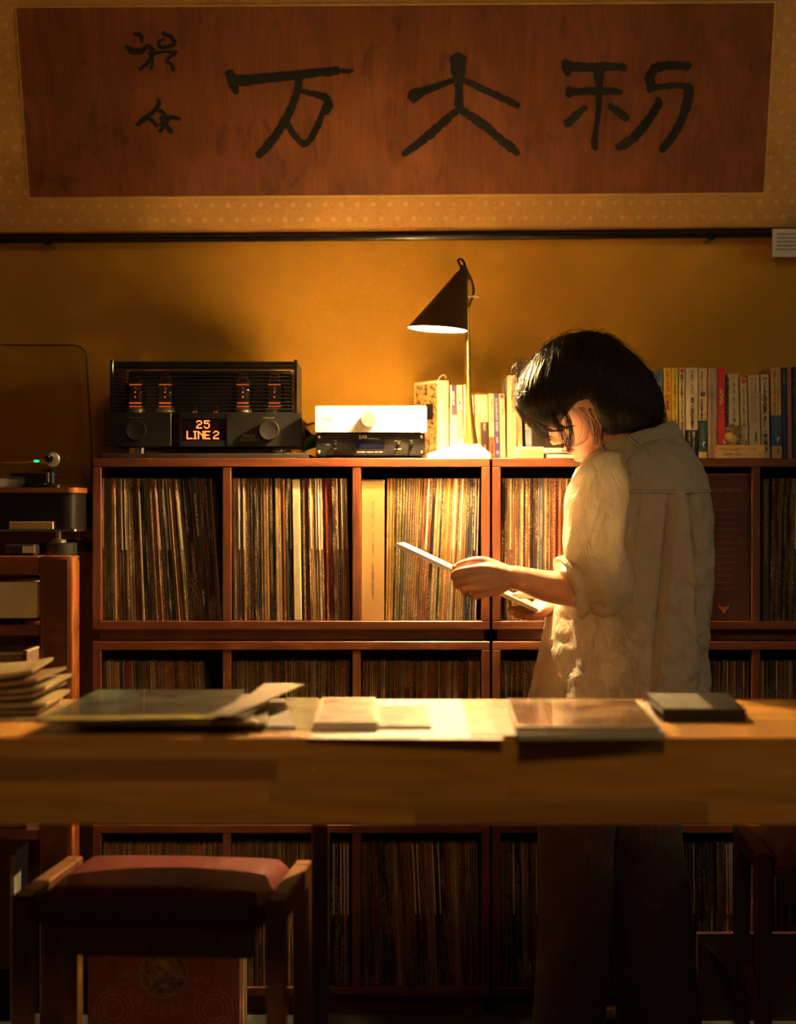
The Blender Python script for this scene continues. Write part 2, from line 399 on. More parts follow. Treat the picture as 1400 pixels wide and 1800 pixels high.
rng = random.Random(5)
layer = [0]
def stroke(pts, wd, rough=.17):
    """brush stroke: pixel path with widths (pixels), laid on the silk"""
    layer[0] += 1
    P = [Vector((p[0], p[1], 0)) for p in pts]; P, R = smooth_path(P, list(wd), 10)
    n = len(P); L_, R_ = [], []
    for i in range(n):
        t = (P[min(i+1, n-1)]-P[max(i-1, 0)]).normalized(); q = Vector((-t.y, t.x, 0))
        r = R[i]/2
        e0 = 1 + rough*(noise.noise((P[i].x*.21, P[i].y*.21, layer[0]*3.1))*1.6 + rng.uniform(-.25,.25))
        e1 = 1 + rough*(noise.noise((P[i].x*.21+9, P[i].y*.21, layer[0]*5.3))*1.6 + rng.uniform(-.25,.25))
        L_.append(P[i]+q*r*e0); R_.append(P[i]-q*r*e1)
    t0 = (P[0]-P[1]).normalized()*R[0]*.30; t1 = (P[-1]-P[-2]).normalized()*R[-1]*.30
    ring = [P[0]+t0] + L_ + [P[-1]+t1] + R_[::-1]
    off = .0005 + layer[0]*.00001
    vs = [on_panel(v.x, v.y, off) for v in ring] ; m_ = len(ring)
    fs = [(0, 1, m_-1)] + [(1+i, 2+i, m_-2-i, m_-1-i) for i in range(n-1)] + [(n, n+1, n+2)]
    return vs, fs
def char(name, strokes, label):
    mb = MB()
    for p, w in strokes:
        vs, fs = stroke(p, w); mb.add(vs, fs)
    h = mb.build(name, INK, root); h.o['label'] = label
char('brush_character', [
    ([(403,126),(411,148),(417,164)], (16,19,8)), ([(404,136),(430,141),(470,137),(540,130),(596,124)], (14,20,17,16,15)),
    ([(601,125),(612,125),(622,124)], (8,9,3)), ([(526,134),(523,160),(508,200),(485,238),(466,262),(453,274)], (17,13,15,16,15,13)),
    ([(528,160),(552,165),(572,172),(577,184),(570,198)], (8,12,14,19,16)), ([(568,196),(560,218),(549,240),(537,256)], (10,12,13,9)),
    ([(505,216),(518,238),(536,256)], (10,12,10))], 'large black brush character at left')
char('brush_character', [
    ([(806,99),(806,115),(806,133)], (28,29,22)), ([(806,130),(807,155),(808,186)], (20,15,17)),
    ([(806,137),(775,150),(745,160),(728,168),(722,170)], (9,12,15,25,22)), ([(812,139),(840,152),(875,168),(912,186)], (10,13,13,11)),
    ([(808,190),(780,215),(745,245),(709,272)], (11,15,16,11)), ([(808,191),(840,212),(862,228)], (13,17,17)), ([(862,229),(880,245),(900,260),(912,272)], (16,15,17,8))],
    'large black brush character in the middle')
char('brush_character', [
    ([(994,107),(997,122),(999,132)], (14,17,10)), ([(996,116),(1030,118),(1070,117),(1100,119)], (17,17,15,13)),
    ([(1002,155),(1001,163),(1001,170)], (13,15,10)), ([(1002,162),(1040,160),(1075,160),(1093,162)], (13,15,13,10)),
    ([(1053,124),(1054,150),(1053,190),(1049,225),(1046,245),(1047,262)], (24,14,11,9,13,11)),
    ([(1030,188),(1012,204),(996,219)], (11,15,16)), ([(1072,185),(1088,197),(1103,209)], (12,16,15)),
    ([(1213,116),(1185,115),(1158,118),(1146,128),(1143,142),(1146,154)], (15,15,17,18,18,15)), ([(1140,157),(1165,152),(1195,150),(1212,156)], (13,11,11,16)),
    ([(1211,150),(1210,172),(1204,196),(1190,228),(1175,250),(1162,265)], (18,18,17,15,15,12)),
    ([(1155,172),(1158,182),(1146,202),(1126,230),(1106,248),(1086,260)], (8,15,15,16,17,15))], 'large black brush character at right')
char('brush_character', [
    ([(221,81),(234,90),(252,90)], (5,12,9)), ([(236,59),(248,63),(249,75)], (6,8,4)), ([(246,90),(262,82),(270,93),(258,112),(245,122)], (7,8,7,7,7)),
    ([(264,92),(268,108),(266,121)], (8,5,7)), ([(270,94),(290,91),(312,92)], (7,6,6)), ([(286,58),(302,66),(306,78),(284,83),(279,74),(290,68)], (8,8,7,7,6,4)),
    ([(310,93),(298,101),(293,108),(302,114),(305,124)], (5,5,6,7,8))], 'small black cursive character above')
char('brush_character', [
    ([(278,173),(279,183),(268,198),(254,209),(241,220)], (4,9,8,10,8)), ([(260,207),(270,214),(276,222)], (8,7,6)), ([(274,192),(284,196),(292,204)], (5,8,7)),
    ([(282,208),(300,206),(317,209)], (8,9,6)), ([(300,204),(292,216),(281,231)], (7,7,9)), ([(284,213),(294,222),(302,234)], (6,9,8)), ([(283,207),(287,216),(280,219)], (5,7,5))],
    'small black cursive character below')
SEAL = M('faded_seal', (.165,.042,.010), .7, var=.25, scale=80)
def seal(x0, y0, x1, y1, fill):
    mb = MB(); rr = random.Random(int(x0))
    bars = [(x0,y0,x1,y0+2),(x0,y1-2,x1,y1),(x0,y0,x0+2,y1),(x1-2,y0,x1,y1)]
    w = (x1-x0)
    for i in range(4):
        xx = x0+6+i*(w-12)/3.6
        bars.append((xx, y0+5, xx+2, y1-5)); bars.append((x0+6+rr.random()*10, y0+7+i*8, x1-6-rr.random()*8, y0+8.5+i*8))
    for k, (a0,b0,a1,b1) in enumerate(bars):
        o_ = .0004+k*.00001
        mb.add([on_panel(a0,b1,o_),on_panel(a1,b1,o_),on_panel(a1,b0,o_),on_panel(a0,b0,o_)], [(0,1,2,3)])
    mb.build('seal_stamp', SEAL, root)
seal(95, 243, 137, 283, 1); seal(93, 132, 134, 173, 1)

# caption card at the right end of the rail
p0 = W(1358, 452, 4.325); p1 = W(1452, 403, 4.325)
mb = MB(); mb.box(p0.x, p1.x, 4.320, 4.3225, p0.z, p1.z)
card = mb.build('caption_card', PAPER); tag(card, 'small white caption card fixed to the right end of the black rail', 'card')
mb = MB()
rr = random.Random(3)
for i in range(5):
    zz = p1.z - .012 - i*.0092; x = p0.x + .010
    while x < p1.x - .012:
        w_ = rr.choice((.0035,.0045,.004)); mb.box(x, x+w_, 4.3192, 4.3199, zz-.0018, zz+.0018); x += w_ + .0012
mb.build('lettering', PRINTB, card)
# ------------------------------------------------------------------ record cabinets: two columns of three stacked modules
SY = 4.0; K = SY/F
DEP = .375
def sx(px): return (px-700)*K
TOPZ = 1.2285; PITCH = .4042; TH = .0188
MODH = .378
def cabinet(px0, tier, label):
    x0 = sx(px0); x1 = x0 + .8772
    z1 = TOPZ - tier*PITCH; z0 = z1 - MODH
    r = thing('record_cabinet', label, 'cabinet', ((x0+x1)/2, SY+DEP/2, z1-PITCH if tier < 2 else 0), 'stacked record cabinets')
    b = .0012
    g = .0002
    MB().box(x0, x0+TH, SY, SY+DEP, z0+TH+g, z1-TH-g, b).build('side_panel', MAHOGZ, r)
    MB().box(x1-TH, x1, SY, SY+DEP, z0+TH+g, z1-TH-g, b).build('side_panel', MAHOGZ, r)
    MB().box(x0, x1, SY, SY+DEP, z1-TH, z1, b).build('top_panel', MAHOG, r)
    MB().box(x0, x1, SY, SY+DEP, z0, z0+TH, b).build('bottom_panel', MAHOG, r)
    for q in (391.5, 619.5):
        xd = x0 + (q-163)*K
        MB().box(xd, xd+TH, SY+.001, SY+DEP-.012, z0+TH+g, z1-TH-g, b).build('divider', MAHOGZ, r)
    MB().box(x0+TH, x1-TH, SY+DEP-.010, SY+DEP-.002, z0+TH+g, z1-TH-g).build('back_panel', DARKV, r)
    zb = z1-PITCH+.0006 if tier < 2 else 0
    MB().box(x0+.012, x1-.012, SY+.028, SY+DEP-.01, zb, z0-.0006, b).build('plinth', MAHOG, r)
    return z0+TH
PLACE = ('upper', 'middle', 'lower')
FLOORZ = []
for t in range(3):
    FLOORZ.append(cabinet(163, t, '%s mahogany record cabinet of the left column%s' % (PLACE[t], (' under the tube amplifier and lamp', '', ' nearest the floor')[t])))
for t in range(3):
    cabinet(866, t, '%s mahogany record cabinet of the right column%s' % (PLACE[t], (' under the long row of paperbacks', '', ' behind the dark trousers')[t]))

# ------------------------------------------------------------------ records
def record_mat(name, use_attr):
    m = bpy.data.materials.new(name); nt, N, L, P = nodes(m)
    tc = N.new('ShaderNodeTexCoord'); oi = N.new('ShaderNodeObjectInfo')
    if use_attr:
        at = N.new('ShaderNodeAttribute'); at.attribute_name = 'Col'; col = at.outputs['Color']
    else:
        col = oi.outputs['Color']
    ad = N.new('ShaderNodeVectorMath'); ad.operation = 'ADD'
    sc = N.new('ShaderNodeVectorMath'); sc.operation = 'SCALE'; sc.inputs['Scale'].default_value = 31.0
    cmb = N.new('ShaderNodeCombineXYZ')
    for i in range(3): L.new(oi.outputs['Random'], cmb.inputs[i])
    L.new(cmb.outputs[0], sc.inputs[0])
    L.new(tc.outputs['Object'], ad.inputs[0]); L.new(sc.outputs[0], ad.inputs[1])
    mp = N.new('ShaderNodeMapping'); mp.inputs['Scale'].default_value = (260, 20, 150); L.new(ad.outputs[0], mp.inputs['Vector'])
    nz = N.new('ShaderNodeTexNoise'); nz.inputs['Scale'].default_value = 1.7; nz.inputs['Detail'].default_value = 3; L.new(mp.outputs['Vector'], nz.inputs['Vector'])
    cr = N.new('ShaderNodeValToRGB'); cr.color_ramp.elements[0].position = .42; cr.color_ramp.elements[1].position = .62
    cr.color_ramp.elements[0].color = (0,0,0,1); cr.color_ramp.elements[1].color = (1,1,1,1); L.new(nz.outputs['Fac'], cr.inputs['Fac'])
    # printed title: only on part of the spine
    mp2 = N.new('ShaderNodeMapping'); mp2.inputs['Scale'].default_value = (1, 1, 9); L.new(ad.outputs[0], mp2.inputs['Vector'])
    n2 = N.new('ShaderNodeTexNoise'); n2.inputs['Scale'].default_value = 1.1; n2.inputs['Detail'].default_value = 1; L.new(mp2.outputs['Vector'], n2.inputs['Vector'])
    c2 = N.new('ShaderNodeValToRGB'); c2.color_ramp.elements[0].position = .45; c2.color_ramp.elements[1].position = .55; L.new(n2.outputs['Fac'], c2.inputs['Fac'])
    mu = N.new('ShaderNodeMath'); mu.operation = 'MULTIPLY'; L.new(cr.outputs['Color'], mu.inputs[0]); L.new(c2.outputs['Color'], mu.inputs[1])
    m3 = N.new('ShaderNodeMath'); m3.operation = 'MULTIPLY'; m3.inputs[1].default_value = .62; L.new(mu.outputs[0], m3.inputs[0])
    bw = N.new('ShaderNodeRGBToBW'); L.new(col, bw.inputs[0])
    gt = N.new('ShaderNodeMath'); gt.operation = 'GREATER_THAN'; gt.inputs[1].default_value = .16; L.new(bw.outputs[0], gt.inputs[0])
    mx = N.new('ShaderNodeMix'); mx.data_type = 'RGBA'; mx.inputs[6].default_value = (.42,.31,.17,1); mx.inputs[7].default_value = (.05,.032,.02,1); L.new(gt.outputs[0], mx.inputs[0])
    fin = N.new('ShaderNodeMix'); fin.data_type = 'RGBA'; L.new(m3.outputs[0], fin.inputs[0]); L.new(col, fin.inputs[6]); L.new(mx.outputs[2], fin.inputs[7])
    # shelf wear
    wn = N.new('ShaderNodeTexNoise'); wn.inputs['Scale'].default_value = 45; wn.inputs['Detail'].default_value = 5; L.new(ad.outputs[0], wn.inputs['Vector'])
    wr = N.new('ShaderNodeMapRange'); wr.inputs['From Min'].default_value = .3; wr.inputs['From Max'].default_value = .7; wr.inputs['To Min'].default_value = .72; wr.inputs['To Max'].default_value = 1.15
    L.new(wn.outputs['Fac'], wr.inputs['Value'])
    hs = N.new('ShaderNodeHueSaturation'); L.new(fin.outputs[2], hs.inputs['Color']); L.new(wr.outputs['Result'], hs.inputs['Value'])
    L.new(hs.outputs['Color'], P.inputs['Base Color'])
    P.inputs['Roughness'].default_value = .55; P.inputs['Specular IOR Level'].default_value = .25; P.inputs['Coat Weight'].default_value = .10; P.inputs['Coat Roughness'].default_value = .2
    b = N.new('ShaderNodeBump'); b.inputs['Strength'].default_value = .35; b.inputs['Distance'].default_value = .001
    L.new(wn.outputs['Fac'], b.inputs['Height']); L.new(b.outputs['Normal'], P.inputs['Coat Normal'])
    return m
RECM = record_mat('record_sleeve', False); RECS = record_mat('record_sleeve_rows', True)
OBIM = M('obi_paper', (.62,.54,.40), .6, var=.1, scale=80, stretch=(1,1,.3))
LPH = .315
def record_verts(t, h=LPH, d=LPH):
    c = min(.0009, t*.25); x = t/2
    prof = [(-x, c), (-x+c, 0), (x-c, 0), (x, c), (x, d), (-x, d)]
    n = 6
    vs = [(a, b, 0) for a, b in prof] + [(a, b, h) for a, b in prof]
    fs = [tuple(range(n-1, -1, -1)), tuple(range(n, 2*n))] + [(i, (i+1) % n, n+(i+1) % n, n+i) for i in range(n)]
    return vs, fs
REC_MESH = {}
def rec_mesh(t):
    k = round(t*2000)
    if k not in REC_MESH:
        vs, fs = record_verts(k/2000.0)
        me = bpy.data.meshes.new('record'); me.from_pydata(vs, [], fs); me.materials.append(RECM); REC_MESH[k] = me
    return REC_MESH[k], k/2000.0
OBI_MESH = {}
def obi_mesh(t, h):
    k = (round(t*2000), round(h*1000))
    if k not in OBI_MESH:
        mb = MB(); e_ = .0004; x = t/2+e_*.5
        mb.box(-x, min(x, -x+.0024), -e_, 0.03, LPH-h, LPH-.001)
        me = bpy.data.meshes.new('obi_strip'); me.from_pydata([tuple(v) for v in mb.v], [], mb.f); me.materials.append(OBIM); OBI_MESH[k] = me
    return OBI_MESH[k]
PAL = [('tan', (.42,.27,.12)), ('light tan', (.52,.36,.18)), ('cream', (.66,.54,.34)), ('brown', (.20,.10,.045)), ('dark brown', (.085,.042,.022)),
       ('black', (.018,.015,.014)), ('ochre', (.46,.27,.07)), ('rust', (.36,.11,.04)), ('dark red', (.24,.035,.025)), ('navy', (.04,.05,.09)),
       ('grey', (.20,.16,.11)), ('olive', (.17,.15,.06)), ('dark green', (.05,.075,.05)), ('slate blue', (.13,.17,.22)), ('pale grey', (.50,.42,.30))]
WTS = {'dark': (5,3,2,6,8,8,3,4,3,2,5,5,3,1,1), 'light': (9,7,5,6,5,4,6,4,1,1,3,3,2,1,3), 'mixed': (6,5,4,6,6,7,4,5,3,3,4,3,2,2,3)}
ORD1 = ['', 'first','second','third','fourth','fifth','sixth','seventh','eighth','ninth','tenth','eleventh','twelfth','thirteenth','fourteenth','fifteenth','sixteenth','seventeenth','eighteenth','nineteenth']
TENS = {2:'twent',3:'thirt',4:'fort',5:'fift',6:'sixt',7:'sevent',8:'eight',9:'ninet'}
def ordinal(n):
    if n < 20: return ORD1[n]
    t, u = divmod(n, 10)
    return TENS[t]+'ieth' if u == 0 else TENS[t]+'y-'+ORD1[u]
def row_layout(x0, x1, lean, rg, tmean=.0042, specials=()):
    """records side by side from x0 to x1; lean(u) = horizontal shift of the top edge against the bottom edge. Returns (xb, xt, t, special)"""
    out = []; sp = list(specials)
    xb = x0 + max(0, -min(lean(0), 0)) + .0012 ; 
    lim = x1 - .001
    xb = x0 + .001 - min(0, lean(0)); xt = xb + lean(0)
    while True:
        u = (xb-x0)/(x1-x0)
        t = max(.003, min(.009, rg.gauss(tmean, .0011))); s_ = None
        if sp and xb >= sp[0][0] - .5*t:
            s_ = sp.pop(0); t = s_[1]
        elif sp and xb + t > sp[0][0]:
            t = max(.003, sp[0][0]-xb)
        t = round(t*2000)/2000.0
        ang = math.atan2(xt-xb, LPH)
        w = t/math.cos(ang)
        if max(xb, xt) + w > lim: break
        out.append((xb + w/2, xt + w/2, t, s_))
        nb, ntp = xb + w + .0004, xt + w + .0004
        want = lean((nb-x0)/(x1-x0)); cur = ntp - nb
        step = max(-.0009, min(.0009, want-cur))
        if step > 0: ntp += step
        else: nb -= step
        xb, xt = nb, ntp
    return out
NREC = [0]
def put_record(xb, xt, z, t, colname, col, label, group, y=SY+.014, obi=0.0, rg=random):
    me, t = rec_mesh(t)
    o = bpy.data.objects.new('record', me); COL.objects.link(o)
    ang = math.atan2(xt-xb, LPH)
    dz = abs(math.sin(ang))*t/2
    o.location = (xb, y, z + dz + .0003); o.rotation_euler = (0, ang, 0)
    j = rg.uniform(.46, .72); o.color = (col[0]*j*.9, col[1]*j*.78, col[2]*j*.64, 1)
    o['label'] = label; o['category'] = 'record'; o['group'] = group
    if obi:
        b = bpy.data.objects.new('obi_strip', obi_mesh(t, obi)); COL.objects.link(b); b.parent = o
    NREC[0] += 1
    return o
def comp_x(i):
    base = 163 if i < 3 else 866
    k = i % 3
    e_ = ((178, 391.5), (406.5, 619.5), (634.5, 847.3))[k]
    return sx(base-163+e_[0]), sx(base-163+e_[1])
def fill(i, tier, lean, weights, seed, where, obi_p=.09, px_range=None, specials=(), start=None, end=None, tmean=.0046):
    rg = random.Random(seed)
    x0, x1 = comp_x(i)
    if start: x0 = sx(start)
    if end: x1 = sx(end)
    lay = row_layout(x0, x1, lean, rg, tmean, [(sx(s[0]), s[1], s[2]) for s in specials])
    n = 0; out = []
    col_run = 0; cn = None
    for xb, xt, t, s_ in lay:
        n += 1
        if col_run <= 0:
            k = rg.choices(range(len(PAL)), WTS[weights])[0]; cn = PAL[k]; col_run = rg.choice((1,1,1,2,2,3))
        col_run -= 1
        if px_range and not (px_range[0] <= 700 + (xb/K) <= px_range[1]): continue
        if s_: out.append((s_[2], xb, xt, t)); continue
        obi = 0.0
        if rg.random() < obi_p: obi = LPH*rg.choice((.495,.5,.5,.5,.505))
        put_record(xb, xt, FLOORZ[tier], t, cn[0], cn[1], '%s record, %s from left in %s' % (cn[0], ordinal(n), where),
                   'records in the %s' % where, obi=obi, rg=rg, y=SY+.014+rg.uniform(-.0015,.004))
    return out
SPEC = {}
for r_ in fill(0, 0, lambda u: -.030*min(1, u/.75) if u < .80 else -.030+.026*(u-.80)/.20, 'dark', 11, 'top cubby below tube amplifier', .10, specials=[(356.5, .0105, 'coltrane')]): SPEC[r_[0]] = r_
for r_ in fill(1, 0, lambda u: -.003-.004*u, 'mixed', 12, 'top cubby left of tan box set', .16, specials=[(516, .0175, 'cream')]): SPEC[r_[0]] = r_
for r_ in fill(2, 0, lambda u: .004+.012*math.sin(max(0, u)*PI)**.8, 'dark', 13, 'top cubby below desk lamp', .2, start=677): SPEC[r_[0]] = r_
fill(3, 0, lambda u: .002, 'mixed', 14, 'top cubby behind held sleeve', .06, px_range=(870, 1030))
fill(5, 0, lambda u: .006, 'mixed', 15, 'top cubby at right edge', .12, start=1355.5, px_range=(1350, 1440), tmean=.0052)
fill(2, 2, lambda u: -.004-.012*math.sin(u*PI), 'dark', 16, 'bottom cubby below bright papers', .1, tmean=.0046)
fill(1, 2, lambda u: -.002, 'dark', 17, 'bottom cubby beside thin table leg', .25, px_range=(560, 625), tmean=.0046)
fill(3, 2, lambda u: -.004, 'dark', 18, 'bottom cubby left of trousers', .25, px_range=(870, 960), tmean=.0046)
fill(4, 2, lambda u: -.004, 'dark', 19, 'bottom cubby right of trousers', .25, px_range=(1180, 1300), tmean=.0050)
# all the other sleeves: too many to name, one object
rg = random.Random(77); VS, FS, CS = [], [], []
def stuff_row(i, tier, lean, weights, px_range=None, tmean=.0040, end=None):
    x0, x1 = comp_x(i)
    if end: x1 = sx(end)
    for xb, xt, t, _ in row_layout(x0, x1, lean, rg, tmean):
        if px_range and not (px_range[0] <= 700 + xb/K <= px_range[1]): continue
        c = PAL[rg.choices(range(len(PAL)), WTS[weights])[0]][1]
        if rg.random() < .13: c = (.74,.66,.50); t = max(.003, t*.7)
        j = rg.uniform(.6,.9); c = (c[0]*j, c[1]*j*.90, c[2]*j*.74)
        vs, fs = record_verts(t, LPH - rg.uniform(0,.003)); n = len(VS)
        ang = math.atan2(xt-xb, LPH); ca, sa = math.cos(ang), math.sin(ang); yy = SY+.014+rg.uniform(-.0015,.004)
        for (a, b, z) in vs:
            VS.append((xb + a*ca + z*sa, yy + b, FLOORZ[tier] + .0003 + abs(sa)*t/2 - a*sa + z*ca))
        for f in fs: FS.append(tuple(k + n for k in f)); CS.append(c)
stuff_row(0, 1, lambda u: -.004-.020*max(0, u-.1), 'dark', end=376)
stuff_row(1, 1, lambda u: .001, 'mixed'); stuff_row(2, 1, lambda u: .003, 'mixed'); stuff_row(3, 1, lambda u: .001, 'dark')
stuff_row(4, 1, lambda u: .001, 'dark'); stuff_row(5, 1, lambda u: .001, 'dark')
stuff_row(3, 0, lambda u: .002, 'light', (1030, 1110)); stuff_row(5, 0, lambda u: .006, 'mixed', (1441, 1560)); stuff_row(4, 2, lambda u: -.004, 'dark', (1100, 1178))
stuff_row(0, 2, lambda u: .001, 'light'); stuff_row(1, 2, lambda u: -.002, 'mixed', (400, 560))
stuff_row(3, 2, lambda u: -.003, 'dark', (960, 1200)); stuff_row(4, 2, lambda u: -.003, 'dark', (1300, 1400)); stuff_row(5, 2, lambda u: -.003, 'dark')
me = bpy.data.meshes.new('record_rows'); me.from_pydata(VS, [], FS)
ca = me.color_attributes.new('Col', 'FLOAT_COLOR', 'CORNER')
for p in me.polygons:
    for li in p.loop_indices: ca.data[li].color = CS[p.index] + (1,)
me.materials.append(RECS)
h = place('record_rows', me, None, Vector((0,0,0)))
tag(h, 'dense rows of record sleeves filling the middle and lower cabinets', 'records', kind='stuff')

# ------------------------------------------------------------------ box sets with printed spines
def box_set(name, px0, px1, y0px, xt_shift, mat, label, tier=0, dep=.31, bev=.0015, yo=.013):
    x0, x1 = sx(px0), sx(px1); z0 = FLOORZ[tier]+.0004
    z1 = CH - (y0px-900)*K
    mb = MB(); mb.box(-(x1-x0)/2, (x1-x0)/2, 0, dep, 0, z1-z0, bev)
    me_ = Matrix.Translation(((x0+x1)/2, SY+yo, z0 + abs(math.sin(math.atan2(xt_shift, z1-z0)))*(x1-x0)/2)) @ Matrix.Rotation(math.atan2(xt_shift, z1-z0), 4, 'Y')
    mb.xf(me_); h = mb.build(name, mat, origin=me_.to_translation())
    tag(h, label, 'box set'); return h, me_, z1-z0
def spine_text(h, M4, s, z, x, length, size, mat, name='lettering', **kw):
    o = M4 @ Vector((x, -.0001, z)); xd = (M4.to_3x3() @ Vector((0,0,-1))); yd = (M4.to_3x3() @ Vector((1,0,0)))
    mb = text_mb(s, size, o, xd, yd, .0003, width=length, **({'height': size*.72} | kw)); return mb.build(name, mat, h)
_, xb, xt, t = SPEC['coltrane']
BOXB = M('box_black', (.014,.012,.012), .4, var=.2, scale=50, bump=.1)
h, m4, hh = box_set('record_box_set', 700+xb/K-4.2, 700+xb/K+4.2, 838, (xt-xb), BOXB, 'slim black box set with white lettering among records below the tube amplifier')
spine_text(h, m4, 'COLTRANE IN JAPAN', hh-.084, -.0002, .093, .0072, PRINTW)
spine_text(h, m4, 'MR-9026C', .050, -.0002, .034, .0054, PRINTW)
_, xb, xt, t = SPEC['cream']
CREAM = M('box_cream_linen', (.46,.38,.22), .8, var=.08, scale=200, bump=.2)
h, m4, hh = box_set('record_box_set', 700+xb/K-6.7, 700+xb/K+6.7, 842, (xt-xb), CREAM, 'cream linen box set with faint embossed spine lettering, left of the wooden divider')
spine_text(h, m4, 'THE SAVOY RECORDINGS COMPLETE MASTER TAKES 1944-1948', hh*.5, 0, .205, .0070, M('embossed', (.28,.22,.12), .8, var=.1))
TANB = M('box_kraft', (.31,.175,.052), .75, var=.06, scale=160, bump=.12)
h, m4, hh = box_set('record_box_set', 635.3, 675.5, 843, .0005, TANB, 'thick tan cardboard box set beside the divider below the lamp', bev=.0008)
spine_text(h, m4, 'ECM 2001-10', hh-.078, .0, .058, .0068, PRINTK)
spine_text(h, m4, 'KEITH JARRETT', hh-.144, .0, .058, .0068, PRINTK)
spine_text(h, m4, 'SUN BEAR CONCERTS', hh-.225, .0, .078, .0068, PRINTK)
mb = MB(); mb.box(sx(636.5), sx(674.5), SY+.0118, SY+.0132, FLOORZ[0]+hh-.0022, FLOORZ[0]+hh-.0008); mb.build('slot', PRINTK, h)
# right-hand cubby: facing box and dark spine
REDB = M('box_oxblood', (.042,.009,.008), .45, var=.15, scale=60, bump=.08)
h, m4, hh = box_set('record_box_set', 1111, 1322, 833, 0, REDB, 'dark red box set facing outward with a printed song list, right of the white shirt', dep=.06, yo=.012)
PRINTO = M('print_copper', (.30,.07,.025), .5, var=.1)
cx = sx(1283)
def face_text(h, s, px, py, wpx, hpx, mat, Y=SY+.0118, **kw):
    mb = text_mb(s, .01, (sx(px), Y, CH-(py-900)*K), X3, Z3, .0003, width=wpx*K, height=hpx*K, **kw); mb.build('lettering', mat, h)
face_text(h, 'George Harrison', 1278, 861, 58, 9, PRINTO)
for i, s in enumerate(('Wonderwall Music','Electronic Sound','All Things Must Pass','Living In The Material World','Dark Horse','Extra Texture (Read All About It)','Thirty Three and 1/3','George Harrison','Somewhere In England','Gone Troppo','Cloud Nine','Brainwashed','Live In Japan')):
    face_text(h, s, 1275, 896+i*11.6, min(62, 2.0*len(s)+4), 3.4, PRINTO)
mb = MB()
for s_ in (-1, 1):
    mb.prism([(sx(1275)+s_*x_*K, SY+.0118, CH-(y_-900)*K) for x_, y_ in (((0,1068),(6,1066),(10,1062),(9,1069),(4,1073),(1,1079),(0,1079)) if s_ > 0 else ((0,1068),(0,1079),(1,1079),(4,1073),(9,1069),(10,1062),(6,1066)))], (0,-1,0), .0003)
mb.build('emblem', PRINTO, h)
mb = MB(); mb.box(sx(1112), sx(1321), SY+.0115, SY+.0125, FLOORZ[0]+hh-.0012, FLOORZ[0]+hh+.0004); mb.build('lid_edge', M('copper_edge', (.55,.16,.06), .35, .4, var=.1), h)
h, m4, hh = box_set('record_box_set', 1343.5, 1355, 841, 0, M('box_umber', (.055,.032,.016), .5, var=.2, scale=50, bump=.1), 'dark brown box spine with tan lettering at the right edge')
spine_text(h, m4, 'GEORGE HARRISON ALL THINGS MUST PASS', hh-.100, 0, .170, .0066, PRINTG)
# facing LPs inside the hidden cubby are behind the shirt and are left out
# ------------------------------------------------------------------ tube amplifier on its board
STZ = TOPZ
def zz(py, Y): return CH - (py-900)*Y/F
def xx(px, Y): return (px-700)*Y/F
Yb = 4.012
mb = MB(); mb.box(xx(178,Yb), xx(543,Yb), Yb, Yb+.34, STZ+.0003, zz(797,Yb), .0012)
board = mb.build('amplifier_board', M('board_black', (.03,.026,.022), .4, .2, var=.2, scale=60)); tag(board, 'thin black board lying on the cabinet under the tube amplifier', 'board')
bz = zz(797, Yb)
Ya = 4.03
ax0, ax1, az0, az1 = xx(183,Ya), xx(531,Ya), zz(785,Ya), zz(726,Ya)
amp = thing('tube_amplifier', 'black tube amplifier with glowing valves, slatted cage and red display', 'amplifier', ((ax0+ax1)/2, Ya+.15, bz))
FACE = M('face_black', (.013,.012,.011), .42, .3, var=.15, scale=400, stretch=(1,1,.05))
MB().box(ax0, xx(301,Ya), Ya, Ya+.014, az0, az1, .0012).build('front_panel', FACE, amp)
MB().box(xx(399,Ya), ax1, Ya, Ya+.014, az0, az1, .0012).build('front_panel', FACE, amp)
# curved groove left of the display, display surround
mb = MB(); n = 14; c0, c1 = xx(301,Ya)+.0004, xx(318,Ya)
pr = []
for i in range(n+1):
    t = i/n; pr.append((c0+(c1-c0)*t, Ya + .008*(1-math.sin(PI*.5*t))))
poly = [(x, y, az0) for x, y in pr] + [(c1, Ya+.014, az0), (c0, Ya+.014, az0)]
mb.prism(poly, (0,0,1), az1-az0); mb.build('groove', FACE, amp, smooth=40)
d0, d1 = xx(318.3,Ya), xx(398.6,Ya)
MB().box(d0, d1, Ya+.002, Ya+.014, zz(735,Ya), az1).build('display_bezel', FACE, amp)
MB().box(d0, d1, Ya+.002, Ya+.014, az0, zz(774.5,Ya)).build('display_bezel', FACE, amp)
disp = MB().box(d0, d1, Ya+.005, Ya+.014, zz(774.4,Ya), zz(735.1,Ya)).build('display', M('display_glass', (.010,.003,.003), .15, var=.2, coat=.4), amp)
FONT57 = {'2': ['01110','10001','00001','00110','01000','10000','11111'], '5': ['11111','10000','11110','00001','00001','10001','01110'],
 'L': ['10000','10000','10000','10000','10000','10000','11111'], 'I': ['01110','00100','00100','00100','00100','00100','01110'],
 'N': ['10001','11001','10101','10011','10001','10001','10001'], 'E': ['11111','10000','10000','11110','10000','10000','11111']}
DOT = M('led_orange', (.9,.25,.08), .5, var=.02, emit=(1.0,.17,.035), estr=4.0)
def led(s, px0, py0, pitch, gap):
    mb = MB(); x = px0
    for ch in s:
        for r_, row in enumerate(FONT57[ch]):
            for c_, b in enumerate(row):
                if b == '1':
                    cx_, cz_ = xx(x+c_*pitch, Ya), zz(py0+r_*pitch, Ya); e_ = .00098
                    mb.box(cx_-e_, cx_+e_, Ya+.0042, Ya+.0049, cz_-e_, cz_+e_)
        x += 5*pitch+gap
    mb.build('lit_digits', DOT, disp)
